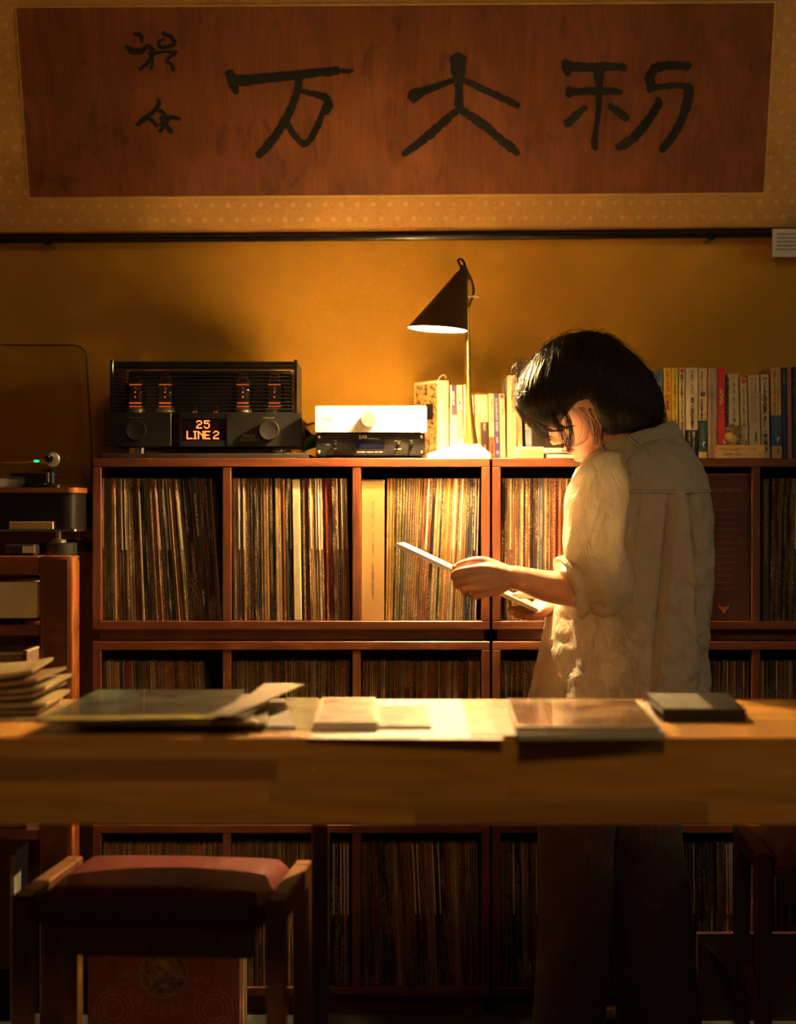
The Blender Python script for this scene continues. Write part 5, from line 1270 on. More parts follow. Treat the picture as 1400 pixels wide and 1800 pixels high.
# curled magazine pile at the left edge
zt = TZ+.0054
for i in range(6):
    th = .0088; rg2 = random.Random(i+3)
    xr = (98,112,86,108,95,88)[i]; yb = 1205
    a = W(xr,1200,3.14); 
    n = 8; mb = MB(); x_end = a.x; x0 = x_end-.24
    y0, y1 = 2.98+rg2.uniform(0,.03), 3.22+rg2.uniform(0,.03)
    top, bot = [], []
    for k in range(n+1):
        t = k/n; x_ = x0+(x_end-x0)*t; lift = .010*max(0,t-.5)**2*4*(i+1)*.25
        bot.append((x_, zt+lift)); top.append((x_, zt+lift+th*(1-.55*max(0,t-.6)*2)))
    poly = bot+top[::-1]; sk = rg2.uniform(-.02,.02)
    vs = [Vector((x_, y0, z_)) for x_, z_ in poly]+[Vector((x_+sk, y1, z_)) for x_, z_ in poly]; m_ = len(poly)
    mb.add(vs, [tuple(range(m_)), tuple(range(2*m_-1, m_-1, -1))]+[(k, m_+k, m_+(k+1) % m_, (k+1) % m_) for k in range(m_)])
    h = mb.build('magazine', bmat((.50,.38,.20) if i % 2 else (.38,.24,.12))); tag(h, '%s curled magazine of the pile at the left end of the table' % ('lowest','second lowest','third','fourth','second highest','topmost')[i], 'magazine', 'curled magazines at the left')
    zt += th + .0004 + .0026*(i+1)*.9*.25
# ------------------------------------------------------------------ stools
LEATH = M('oxblood_leather', (.17,.035,.030), .38, var=.2, scale=30, bump=.25, bscale=260, coat=.15)
def stool(cx_, cy_, yaw, top, label, wd=.388, dp=.345, STOOLW=STOOLW):
    r = thing('stool', label, 'stool', (cx_, cy_, 0))
    T = Matrix.Translation((cx_, cy_, 0)) @ Matrix.Rotation(yaw, 4, 'Z')
    # cushion: domed pad
    mb = MB(); nx, ny_ = 18, 14; rows = []
    th = .068
    def P(u, v, side):
        su = math.copysign(abs(u)**.85, u); 
        ed = max(abs(u), abs(v)); x_ = u*wd/2; y_ = v*dp/2
        rim = (1-min(1,((1-abs(u))*wd/2)/.035))**2.2; rim2 = (1-min(1,((1-abs(v))*dp/2)/.035))**2.2
        drop = min(1, math.hypot(rim, rim2))
        d_ = .014*(1-u*u)*(1-v*v)
        return Vector((x_, y_, (top-.014+d_-.028*drop**1.5) if side else (top-th)))
    g = [[P(-1+2*i/nx, -1+2*j/ny_, True) for i in range(nx+1)] for j in range(ny_+1)]
    vs = [p for row in g for p in row]; fs = [(j*(nx+1)+i, j*(nx+1)+i+1, (j+1)*(nx+1)+i+1, (j+1)*(nx+1)+i) for j in range(ny_) for i in range(nx)]
    mb.add(vs, fs); n0 = len(vs)
    rim_i = [i for i in range(nx+1)]+[j*(nx+1)+nx for j in range(1,ny_+1)]+[ny_*(nx+1)+i for i in range(nx-1,-1,-1)]+[j*(nx+1) for j in range(ny_-1,0,-1)]
    low = [Vector((vs[k].x*1.012, vs[k].y*1.012, top-.048)) for k in rim_i]; low2 = [Vector((vs[k].x*.985, vs[k].y*.985, top-th)) for k in rim_i]
    m_ = len(rim_i); mb.v += low+low2
    for k in range(m_):
        k2 = (k+1) % m_
        mb.f.append((rim_i[k2], rim_i[k], n0+k, n0+k2)); mb.f.append((n0+k2, n0+k, n0+m_+k, n0+m_+k2))
    mb.f.append(tuple(range(n0+m_, n0+2*m_)))
    mb.xf(T); mb.build('cushion', LEATH, r, smooth=50)
    fr = .030; zt_ = top-.020; zb_ = top-.118
    hw, hd = wd/2+.006, dp/2+.004
    for s in (-1, 1):
        a0, a1 = sorted((s*hw, s*(hw+fr)))
        MB().box(a0, a1, -hd+.046, hd-.046, zt_-.040, zt_, .003).xf(T).build('side_rail', STOOLW, r)
    for s in (-1, 1):
        a0, a1 = sorted((s*hd, s*(hd+.004-.032)))
        MB().box(-hw-fr+.052, hw+fr-.052, a0, a1, zb_, top-th-.0004, .003).xf(T).build('apron', STOOLW, r)
    for sx_ in (-1, 1):
        for sy_ in (-1, 1):
            a0, a1 = sorted((sx_*(hw+fr), sx_*(hw+fr-.030))); b0, b1 = sorted((sy_*hd, sy_*(hd-.045)))
            MB().box(a0, a1, b0, b1, 0, zt_, .003).xf(T).build('leg', STOOLW, r)
    for sx_ in (-1, 1):
        a0, a1 = sorted((sx_*(hw+fr-.004), sx_*(hw+fr-.024)))
        MB().box(a0, a1, -hd+.046, hd-.046, .14, .17, .002).xf(T).build('stretcher', STOOLW, r)
    return r
stool(-.402, 3.180, math.radians(-5), .490, 'wooden stool with dark red leather cushion under the left of the table')
stool(.935, 3.68, math.radians(-3), .468, 'dark wooden stool with red cushion beyond the table at the right', STOOLW=MAHOGZ)
# ------------------------------------------------------------------ records stacked on the floor, facing the room
PINK = (.19,.055,.050)
fl = []
FRONTM = M('jacket_rose', (.34,.10,.09), .55, var=.1, scale=30)
LINEM = M('jacket_rose_line', (.46,.18,.15), .55, var=.1)
Xc = (xx(160,3.75)+xx(416,3.75))/2
yy = 3.752; cols = ['rose','tan','cream','brown','ochre','black','tan','cream','brown','grey','tan','light tan','rust']
cd_ = dict(PAL)
for i, cn in enumerate(cols):
    t_ = .0135
    mb = MB(); j = 0 if i == 0 else random.Random(i).uniform(-.004,.006)
    mb.box(Xc-LPH/2+j, Xc+LPH/2+j, yy, yy+.011, .0004, LPH, .0012)
    if i == 0:
        h = mb.build('record_jacket', FRONTM); tag(h, 'rose-red record jacket with knotwork border facing out on the floor', 'record jacket'); front = h
    else:
        h = mb.build('record_jacket', bmat(cd_[cn])); tag(h, '%s record jacket, %s behind the rose-red one on the floor' % (cn, ordinal(i)), 'record jacket', 'jackets stacked on the floor')
    yy += t_
Yp = 3.752
def fx(px): return xx(px,Yp)
def fz(py): return zz(py,Yp)
def ringpts(cx_, cy_, r0, r1, a0=0, a1=2*PI, n=40):
    vs = []; 
    for k in range(n+1):
        a_ = a0+(a1-a0)*k/n
        for r_ in (r0, r1): vs.append(Vector((fx(cx_)+r_*Yp/F*math.cos(a_), Yp-.0004, fz(cy_)+r_*Yp/F*math.sin(a_))))
    return vs, [(2*k, 2*k+1, 2*k+3, 2*k+2) for k in range(n)]
mb = MB()
cxp, cyp = 287.5, 1712
for sgn in (-1, 1):
    for (dx, dy, r) in ((88,62,26),(88,62,18),(88,62,34),(88,-62,26),(88,-62,18),(88,-62,34)):
        mb.add(*ringpts(cxp+sgn*dx, cyp+dy, r-1.6, r+1.6))
    for pts in ([(112,-110),(104,-60),(80,-20),(96,20),(112,60),(104,110)], [(70,-40),(90,0),(70,40),(60,80),(50,112)], [(60,20),(96,-20),(60,-12)], [(120,-30),(122,0),(120,40)], [(30,112),(60,104),(90,112)]):
        P_ = [Vector((fx(cxp+sgn*a_), Yp-.0005, fz(cyp+b_))) for a_, b_ in pts]
        mb.tube(P_, .0017, n=4, res=6, sq=(1,.12))
mb.build('knotwork_print', LINEM, front)
mb = MB(); mb.cyl((fx(cxp),Yp-.0005,fz(cyp)),(fx(cxp),Yp-.0003,fz(cyp)), 41*Yp/F, n=48); lab = mb.build('round_window', blotch('label_gold', (.10,.035,.02), (.30,.19,.06), (.40,.29,.10), 60, 3), front)
mb = MB(); mb.add(*ringpts(cxp, cyp, 40, 43)); mb.v = [v-Vector((0,.0004,0)) for v in mb.v]; mb.build('window_rim', M('rim_gold', (.42,.29,.10), .4, .3, var=.1), front)
def arc_text(s, cx_, cy_, r, a0, a1, size, mat, parent):
    mb = MB()
    for k, ch in enumerate(s):
        if ch == ' ': continue
        a_ = a0+(a1-a0)*k/(len(s)-1)
        c = Vector((fx(cx_)+r*Yp/F*math.cos(a_), Yp-.0006, fz(cy_)+r*Yp/F*math.sin(a_)))
        yd = Vector((-math.cos(a_),0,-math.sin(a_))); xd = Vector((-math.sin(a_),0,math.cos(a_)))
        t = text_mb(ch, .01, c, xd, yd, .0003, height=size*Yp/F); mb.add(t.v, t.f)
    mb.build('lettering', mat, parent)
arc_text('GARDEN 45', cxp, cyp, 66, math.radians(188), math.radians(352), 19, LINEM, front)
arc_text('GANDHARVA', cxp, cyp, 32, math.radians(196), math.radians(344), 8, PRINTK, front)
# dark red crate behind the right stool
cr_ = thing('display_board', 'dark red board standing on the floor behind the right stool', 'board', (xx(1330,3.955), 3.963, 0))
CRM_ = M('crate_oxblood', (.040,.009,.008), .6, var=.25, scale=12, bump=.1)
MB().box(xx(1226,3.955), xx(1500,3.955), 3.955, 3.972, .0004, zz(1640,3.955), .002).build('panel', CRM_, cr_)
mb = MB(); mb.tube([(xx(1240,3.955),3.9546,zz(1660,3.955)),(xx(1275,3.955),3.9546,zz(1700,3.955)),(xx(1300,3.955),3.9546,zz(1770,3.955))], .006, n=4, res=6, sq=(1,.05)); mb.build('printed_curve', M('crate_print', (.06,.016,.014), .5, var=.2), cr_)
# ------------------------------------------------------------------ the person reading a record sleeve
YW = 3.70; YOFF = .05; YS = YW+YOFF
W_room = W
def W(px, py, Y): return W_room(px, py, Y+YOFF)
def px_m(n, Y=YS): return n*Y/F
def skin_mat():
    m = bpy.data.materials.new('skin'); nt, N, L, P = nodes(m)
    tc = N.new('ShaderNodeTexCoord'); nz = N.new('ShaderNodeTexNoise'); nz.inputs['Scale'].default_value = 35; nz.inputs['Detail'].default_value = 4; L.new(tc.outputs['Object'], nz.inputs['Vector'])
    cr = N.new('ShaderNodeValToRGB'); cr.color_ramp.elements[0].position = .3; cr.color_ramp.elements[1].position = .7
    cr.color_ramp.elements[0].color = (.55,.27,.17,1); cr.color_ramp.elements[1].color = (.66,.37,.25,1); L.new(nz.outputs['Fac'], cr.inputs['Fac']); L.new(cr.outputs['Color'], P.inputs['Base Color'])
    P.inputs['Roughness'].default_value = .48; P.inputs['Subsurface Weight'].default_value = .10; P.inputs['Subsurface Radius'].default_value = (.012,.004,.002); P.inputs['Subsurface Scale'].default_value = 1.0
    n2 = N.new('ShaderNodeTexNoise'); n2.inputs['Scale'].default_value = 700; L.new(tc.outputs['Object'], n2.inputs['Vector'])
    b = N.new('ShaderNodeBump'); b.inputs['Strength'].default_value = .08; b.inputs['Distance'].default_value = .0008; L.new(n2.outputs['Fac'], b.inputs['Height']); L.new(b.outputs['Normal'], P.inputs['Normal'])
    return m
SKIN = skin_mat()
person = thing('person', 'person with dark bobbed hair, white shirt and dark trousers reading a record sleeve', 'person', (W(1100,900,YW).x, YS, 0))
# head frame
pit, rol = math.radians(33), math.radians(22)
hf = Vector((-math.cos(pit), 0, -math.sin(pit))); hu = Vector((-math.sin(pit), 0, math.cos(pit))); hs_ = Vector((0,-1,0))
hu, hs_ = hu*math.cos(rol)+hs_*math.sin(rol), hs_*math.cos(rol)-hu*math.sin(rol)
HC = W(1036, 696, YW+.005); HSC = 1.05
def H(x, y, z): return HC + (hs_*x + hf*y + hu*z)*HSC
def interp(tab, z):
    for i in range(len(tab)-1):
        if tab[i][0] <= z <= tab[i+1][0]:
            t = (z-tab[i][0])/(tab[i+1][0]-tab[i][0]); t = t*t*(3-2*t)*.5+t*.5
            return [a+(b-a)*t for a, b in zip(tab[i][1:], tab[i+1][1:])]
    return list(tab[0][1:] if z < tab[0][0] else tab[-1][1:])
HT = [(-.116,.060,.030,.012),(-.110,.078,.012,.028),(-.100,.086,-.002,.038),(-.088,.087,-.022,.046),(-.070,.086,-.050,.054),(-.040,.088,-.070,.063),(-.010,.090,-.085,.069),(.020,.093,-.093,.073),(.050,.087,-.096,.074),(.080,.066,-.086,.064),(.097,.036,-.062,.046),(.105,.005,-.035,.022),(.107,-.008,-.020,.006)]
def gauss(x, s): return math.exp(-(x/s)**2)
def head_mb():
    mb = MB(); n = 80; zs = [-.116+.223*k/90 for k in range(91)]; vs = []
    for z in zs:
        f_, b_, w_ = interp(HT, z)
        for i in range(n):
            a = 2*PI*i/n; x = w_*math.sin(a); y = (f_+b_)/2+(f_-b_)/2*math.cos(a)
            if math.cos(a) > 0:
                t = max(0, min(1, (.012-z)/.050))       # nose ridge grows from the brow to the tip
                if z > -.046: prof = .004+.021*t
                else: prof = .025*max(0, 1-(-.046-z)/.009)
                if z > .02: prof *= max(0, 1-(z-.02)/.02)
                y += prof*gauss(x, .0075+.006*t)
                y += .006*gauss(z+.040,.006)*gauss(abs(x)-.012,.006)            # nostril wings
                y -= .009*gauss(z+.004,.012)*gauss(abs(x)-.031,.014)            # eye hollows
                y += .004*gauss(z+.005,.006)*gauss(abs(x)-.030,.012)            # closed lids
                y += .003*gauss(z-.020,.008)*gauss(abs(x)-.026,.02)             # brow
                y += .0055*gauss(z+.066,.0045)*gauss(x,.016) + .006*gauss(z+.077,.005)*gauss(x,.014) - .003*gauss(z+.0715,.002)*gauss(x,.018)
                y += .004*gauss(z+.100,.010)*gauss(x,.016)
                y += .003*gauss(z+.045,.02)*gauss(abs(x)-.040,.018)
            vs.append(H(x, y, z))
    m = len(zs)
    mb.add(vs, [(j*n+i, (j+1)*n+i, (j+1)*n+(i+1) % n, j*n+(i+1) % n) for j in range(m-1) for i in range(n)] + [tuple(range(n)), tuple(range(m*n-1, (m-1)*n-1, -1))])
    # ears
    for s in (-1, 1):
        mb.tube([H(s*.066,-.012,-.040),H(s*.076,-.016,-.020),H(s*.082,-.024,.000),H(s*.080,-.018,.016),H(s*.073,-.006,.018),H(s*.069,-.002,.004)], (.005,.006,.0055,.0055,.005,.004), n=8, res=4)
        mb.ball(H(s*.070,-.010,-.038), .0075, sc=(1,1,1)); mb.ball(H(s*.071,-.012,-.008), .013, sc=(.5,.6,1.2))
    return mb
bm_ = head_mb()
# neck and trunk under the clothes
bm_.tube([H(0,-.030,-.045), H(0,-.045,-.085), W(1092,785,YW+.01), W(1112,830,YW+.01)], (.052,.050,.055,.075), n=28, res=5)
bm_.tube([W(1115,810,YW+.01),W(1122,850,YW),W(1122,960,YW),W(1112,1080,YW),W(1100,1200,YW),W(1095,1290,YW)], (.07,.105,.110,.105,.118,.122), n=28, res=5)
def limb(pts, n=20, res=6):
    bm_.tube([W(a,b,c) for a,b,c,_ in pts], [r for *_, r in pts], n=n, res=res)
    for a,b,c,r in (pts[0], pts[-1]): bm_.ball(W(a,b,c), r*.98)
limb([(1055,850,3.635,.046),(1056,950,3.60,.043),(1064,1040,3.597,.037)])
limb([(1066,1042,3.597,.037),(1010,1036,3.592,.0365),(960,1030,3.588,.0315),(925,1020,3.585,.0258),(900,1014,3.583,.0235)])
limb([(1205,855,3.74,.042),(1190,950,3.78,.040),(1140,1050,3.79,.035)]); limb([(1140,1050,3.79,.035),(1060,1068,3.76,.030),(985,1062,3.722,.0215)])
def digits(fs):
    for f in fs:
        P_ = [W(a,b,c) for a,b,c,_ in f]; R_ = [r for *_, r in f]
        bm_.tube(P_, R_, n=12, res=5); bm_.ball(P_[-1], R_[-1]*.98, 12, 8)
        for q in range(1, len(f)-1): bm_.ball(P_[q], R_[q]*1.04, 12, 8)
# left hand: thumb over the sleeve, fingers curling under its edge
wr = (902,1014,3.583,.0205)
digits([[wr,(870,1006,3.578,.0165),(844,1001,3.574,.0118),(806,1006,3.582,.0090),(799,1015,3.604,.0080),(806,1018,3.628,.0068)],
        [wr,(868,1016,3.574,.0170),(840,1016,3.568,.0120),(807,1022,3.578,.0092),(806,1030,3.603,.0080),(815,1030,3.627,.0068)],
        [wr,(872,1026,3.576,.0160),(846,1031,3.571,.0115),(819,1036,3.582,.0088),(820,1042,3.605,.0076),(829,1040,3.624,.0064)],
        [wr,(878,1033,3.580,.0140),(857,1041,3.578,.0105),(835,1046,3.590,.0078),(838,1049,3.608,.0068),(845,1047,3.622,.0058)],
        [wr,(884,1003,3.592,.0150),(850,988,3.594,.0118),(820,990,3.599,.0096),(800,998,3.603,.0074)]])
# right hand: palm below the sleeve's lower corner, thumb on top
wr = (985,1062,3.722,.0195)
digits([[wr,(955,1062,3.712,.0150),(934,1068,3.712,.0108),(912,1072,3.712,.0088),(897,1070,3.712,.0070)],
        [wr,(955,1066,3.696,.0155),(936,1073,3.692,.0110),(915,1078,3.690,.0088),(901,1076,3.690,.0070)],
        [wr,(958,1070,3.680,.0150),(940,1077,3.672,.0105),(922,1082,3.670,.0084),(908,1080,3.669,.0068)],
        [wr,(962,1072,3.668,.0130),(948,1080,3.656,.0095),(935,1084,3.652,.0074),(924,1083,3.650,.0060)],
        [wr,(962,1050,3.725,.0140),(940,1044,3.724,.0112),(920,1045,3.718,.0092),(905,1048,3.712,.0072)]])
# legs and feet
for (a, Yl) in ((1008, 3.66), (1140, 3.735)):
    limb([(a+30 if a < 1100 else a-20,1290,Yl+.02,.085),(a,1560,Yl,.058),(a,1690,Yl+.005,.050),(a,1815,Yl+.01,.036)])
    x_ = W(a,1800,Yl).x
    bm_.tube([(x_+.02,Yl+.02+YOFF,.035),(x_-.05,Yl+.05+YOFF,.030),(x_-.12,Yl+.09+YOFF,.022)], (.034,.036,.024), n=16, res=4)
me = bpy.data.meshes.new('body'); me.from_pydata([tuple(v) for v in bm_.v], [], bm_.f)
tmp = bpy.data.objects.new('body_tmp', me); COL.objects.link(tmp)
md = tmp.modifiers.new('r', 'REMESH'); md.mode = 'VOXEL'; md.voxel_size = .0031
ms = tmp.modifiers.new('s', 'SMOOTH'); ms.factor = .5; ms.iterations = 3
dg = bpy.context.evaluated_depsgraph_get(); dg.update()
body = bpy.data.meshes.new_from_object(tmp.evaluated_get(dg)); body.name = 'body'
bpy.data.objects.remove(tmp)
for v in body.vertices: v.co -= person.matrix_w
body.shade_smooth(); body.materials.clear(); body.materials.append(SKIN)
bod = place('body', body, person, person.matrix_w.copy())
# nails
NAIL = M('nail', (.62,.36,.28), .3, var=.05)
for (a,b,c) in ((800.5,995,3.598),(904,1044.5,3.707)):
    mb = MB(); mb.ball(W(a,b,c), .0052, sc=(1.1,.75,.45)); mb.build('thumbnail', NAIL, bod, smooth=60)
# lashes, brow and lips
LASH = M('lash', (.012,.008,.007), .6, var=.2)
for s in (-1, 1):
    mb = MB(); mb.tube([H(s*.018,.0865,-.010),H(s*.030,.0865,-.013),H(s*.042,.079,-.011),H(s*.048,.074,-.008)], (.0008,.0014,.0014,.0008), n=6, res=5); mb.build('eyelashes', LASH, bod, smooth=60)
    mb = MB(); mb.tube([H(s*.014,.0955,.016),H(s*.028,.092,.021),H(s*.044,.082,.019)], (.0012,.0020,.0010), n=6, res=5); mb.build('eyebrow', LASH, bod, smooth=60)
mb = MB(); mb.tube([H(-.022,.080,-.071),H(-.010,.0895,-.0685),H(0,.0915,-.069),H(.010,.0895,-.0685),H(.022,.080,-.071)], (.0012,.0035,.0040,.0035,.0012), n=8, res=5)
mb.tube([H(-.020,.080,-.073),H(0,.0915,-.0765),H(.020,.080,-.073)], (.0012,.0045,.0012), n=8, res=6); mb.build('lips', M('lips', (.52,.17,.14), .4, var=.1), bod, smooth=60)

# ------------------------------------------------------------------ shirt
def shirt_mat():
    m = bpy.data.materials.new('white_linen'); m.use_nodes = True; nt = m.node_tree; N = nt.nodes; L = nt.links; P = N['Principled BSDF']; out = N['Material Output']
    tc = N.new('ShaderNodeTexCoord')
    nz = N.new('ShaderNodeTexNoise'); nz.inputs['Scale'].default_value = 26; nz.inputs['Detail'].default_value = 5; nz.inputs['Distortion'].default_value = 1.2
    mp = N.new('ShaderNodeMapping'); mp.inputs['Scale'].default_value = (1,1,.55); L.new(tc.outputs['Object'], mp.inputs['Vector']); L.new(mp.outputs['Vector'], nz.inputs['Vector'])
    wv = N.new('ShaderNodeTexNoise'); wv.inputs['Scale'].default_value = 900; L.new(tc.outputs['Object'], wv.inputs['Vector'])
    cr = N.new('ShaderNodeValToRGB'); cr.color_ramp.elements[0].color = (.66,.60,.46,1); cr.color_ramp.elements[1].color = (.80,.75,.62,1); L.new(nz.outputs['Fac'], cr.inputs['Fac'])
    L.new(cr.outputs['Color'], P.inputs['Base Color']); P.inputs['Roughness'].default_value = .85; P.inputs['Specular IOR Level'].default_value = .2
    b1 = N.new('ShaderNodeBump'); b1.inputs['Strength'].default_value = 1.0; b1.inputs['Distance'].default_value = .010; L.new(nz.outputs['Fac'], b1.inputs['Height'])
    b2 = N.new('ShaderNodeBump'); b2.inputs['Strength'].default_value = .2; b2.inputs['Distance'].default_value = .0006; L.new(wv.outputs['Fac'], b2.inputs['Height']); L.new(b1.outputs['Normal'], b2.inputs['Normal'])
    L.new(b2.outputs['Normal'], P.inputs['Normal'])
    tr = N.new('ShaderNodeBsdfTranslucent'); L.new(cr.outputs['Color'], tr.inputs['Color']); L.new(b1.outputs['Normal'], tr.inputs['Normal'])
    mx = N.new('ShaderNodeMixShader'); mx.inputs[0].default_value = .5; L.new(P.outputs[0], mx.inputs[1]); L.new(tr.outputs[0], mx.inputs[2]); L.new(mx.outputs[0], out.inputs[0])
    return m
LINEN = shirt_mat()
ROWS = [(776,1052,1184,.30,.064),(784,1040,1192,.26,.078),(796,1027,1206,.19,.097),(812,1014,1221,.11,.112),(832,1007,1234,.05,.123),(862,1003,1246,0,.132),(905,1002,1252,0,.140),(960,998,1253,0,.143),(1020,986,1252,0,.146),(1080,966,1248,0,.148),(1150,950,1245,0,.150),(1225,934,1243,0,.152),(1330,924,1246,0,.154)]
def row_at(y):
    for i in range(len(ROWS)-1):
        a, b = ROWS[i], ROWS[i+1]
        if a[0] <= y <= b[0]:
            p = ROWS[max(i-1,0)]; q = ROWS[min(i+2,len(ROWS)-1)]; t = (y-a[0])/(b[0]-a[0])
            return [a[k]+(b[k]-a[k])*t for k in range(1,5)]
    return list(ROWS[-1][1:])
def sstep(a, b, x):
    t = max(0, min(1, (x-a)/(b-a))); return t*t*(3-2*t)
def shirt_mb():
    mb = MB(); n = 200; ys = []
    y = 776.0
    while y < 1330: ys.append(y); y += 2.2 if y < 880 else 4.0
    ys.append(1330.0); vs = []
    for y in ys:
        xl, xr, tilt, hy = row_at(y)
        c = (xl+xr)/2; hw = (xr-xl)/2
        for i in range(n):
            a = 2*PI*i/n; ca, sa = math.cos(a), math.sin(a)
            e_ = 2/2.35; ux_ = math.copysign(abs(ca)**e_, ca); uy_ = math.copysign(abs(sa)**e_, sa)
            px = c+hw*ux_; nx, ny = ca*hy, sa*px_m(hw); l_ = math.hypot(nx, ny) or 1; nx /= l_; ny /= l_
            near = sstep(.1,.6,-sa)
            low = sstep(860, 1150, y); d = 0
            # yoke, box pleat and its fan of folds down the back
            u = px-(1180-(y-862)*.02)
            if y > 862:
                w_ = 9+ (y-862)*.085; amp = .013*sstep(862,880,y)*(1-.55*sstep(950,1250,y))
                d += near*amp*(sstep(w_+6,w_-4,abs(u)) - 1.2*gauss(abs(u)-w_-7, 6))
            else: d += .0035*sstep(0,.3,-sa)
            # hanging folds
            s_ = a*3.2
            d += low*.0085*math.sin(a*11+1.6*noise.noise((px*.012,y*.006,1.3))*2.2+.3)*(.5+.5*noise.noise((a*1.3,y*.004,7)))
            d += low*.0070*noise.noise((px*.030,y*.010,2.2))
            # creases
            edge = sstep(0,.5,abs(sa)); d *= .35+.65*edge
            d += (.25+.75*edge)*.0062*sstep(868,960,y)*noise.noise((px*.035+y*.022,y*.030,4.1)) + edge*.0030*noise.noise((px*.07-y*.05,y*.07,9.4)) + edge*.0060*(.5-abs(noise.noise((px*.020+y*.012,y*.018,14.1))))*sstep(868,930,y)
            # diagonal pull from the elbow to the hem
            q = (px-1095)*.80+(y-1090)*.60; r_ = -(px-1095)*.6+(y-1090)*.8
            if r_ > -20: d += near*.010*gauss(q-10-6*noise.noise((r_*.02,0,0)),13)*sstep(-20,30,r_)*sstep(190,90,r_) - near*.007*gauss(q-38,12)*sstep(-20,30,r_)*sstep(190,90,r_)
            X = (px-700)*YS/F + nx*d; Yv = YS+hy*uy_*1.0 + ny*d
            Z = CH-(y-900)*YS/F + tilt*hw*ux_*YS/F
            vs.append(Vector((X, Yv, Z)))
    m = len(ys)
    mb.add(vs, [(j*n+i, (j+1)*n+i, (j+1)*n+(i+1) % n, j*n+(i+1) % n) for j in range(m-1) for i in range(n)])
    return mb
shirt = shirt_mb().build('shirt', LINEN, person, smooth=80)
shirt.o['label'] = 'loose white linen shirt with a back yoke and box pleat'
mb = MB(); xl, xr, _, hy = row_at(862); pts = []
for i in range(40):
    a = math.radians(218+136*i/39); ca, sa = math.cos(a), math.sin(a); e_ = 2/2.35
    ux_ = math.copysign(abs(ca)**e_, ca); uy_ = math.copysign(abs(sa)**e_, sa); nx, ny = ca*hy, sa*px_m((xr-xl)/2); l_ = math.hypot(nx, ny)
    pts.append(Vector((((xl+xr)/2+(xr-xl)/2*ux_-700)*YS/F+nx/l_*.0035, YS+hy*uy_+ny/l_*.0035, CH-(863-900)*YS/F-.0035*math.sin(PI*i/39))))
mb.tube(pts, .0022, n=6, sq=(.5,1)); mb.build('yoke_seam', LINEN, shirt, smooth=80)
def cloth_tube(name, pts, parent, n=56, res=12, seed=1.0, wr=.0030):
    P_, R_ = smooth_path([W(a,b,c) for a,b,c,_ in pts], [r for *_, r in pts], res)
    mb = MB(); m = len(P_); T = [(P_[min(i+1,m-1)]-P_[max(i-1,0)]).normalized() for i in range(m)]
    u = T[0].cross(Vector((0,1,0))).normalized(); vs = []
    for i in range(m):
        u = (u-T[i]*u.dot(T[i])).normalized(); w = T[i].cross(u)
        for k in range(n):
            a = 2*PI*k/n; dr = u*math.cos(a)+w*math.sin(a); t = i/m
            d = wr*(1.2*noise.noise((math.cos(a)*1.6+seed, math.sin(a)*1.6, t*3.5)) + .9*noise.noise((math.cos(a)*3+seed, math.sin(a)*3+t*3, t*9)) + .35*math.sin(a*7+t*9)*sstep(.4,1,t))
            vs.append(P_[i]+dr*(R_[i]+d))
    mb.add(vs, [(j*n+i, (j+1)*n+i, (j+1)*n+(i+1) % n, j*n+(i+1) % n) for j in range(m-1) for i in range(n)])
    return mb.build(name, LINEN, parent, smooth=80)
sl = cloth_tube('sleeve', [(1085,822,3.655,.030),(1066,838,3.618,.052),(1052,872,3.593,.062),(1047,925,3.580,.0645),(1049,975,3.576,.0660),(1058,1016,3.578,.0640),(1066,1044,3.584,.0560),(1058,1050,3.588,.0470),(1044,1042,3.590,.0420)], shirt, seed=1.0, wr=.0058)
cloth_tube('sleeve', [(1175,822,3.72,.040),(1202,850,3.735,.052),(1200,900,3.75,.052),(1192,960,3.775,.052),(1150,1050,3.79,.048),(1110,1062,3.775,.046)], shirt, seed=5.0)
# rolled cuff
def cuff(c, ax, r, name, wdt):
    ax = Vector(ax).normalized(); u = ax.cross(Vector((0,1,0))).normalized(); w = ax.cross(u); mb = MB(); n = 64; vs = []
    prof = [(-.004,-wdt),(.0015,-wdt-.001),(.0045,-wdt*.7),(.0038,-wdt*.45),(.0010,-wdt*.40),(.0042,-wdt*.33),(.0062,-wdt*.05),(.0052,.0),(.0005,.003),(-.0055,.001),(-.0065,-.010)]
    for j, (dr, h) in enumerate(prof):
        for k in range(n):
            a = 2*PI*k/n; rr_ = r*(1+.05*math.sin(3*a+1)+.03*noise.noise((math.cos(a)*2, math.sin(a)*2, h*40)))+dr
            vs.append(c+ax*(h+.006*math.sin(2*a+.6)+.003*noise.noise((math.cos(a)*3,math.sin(a)*3,3)))+(u*math.cos(a)+w*math.sin(a))*rr_)
    mb.add(vs, [(j*n+i, j*n+(i+1) % n, (j+1)*n+(i+1) % n, (j+1)*n+i) for j in range(len(prof)-1) for i in range(n)])
    return mb.build(name, LINEN, shirt, smooth=70)
cuff(W(1000,1031,3.588), (-.92,-.06,-.38), .0600, 'cuff', .062)
mb = MB(); c_ = W(1034,1013,3.524); mb.lathe(c_, [(.0055,0),(.006,.0008),(.0055,.0018),(.003,.0016)], 18, (.1,-1,.15)); mb.build('cuff_button', M('button_shell', (.72,.66,.52), .25, var=.1, coat=.4), shirt, smooth=40)
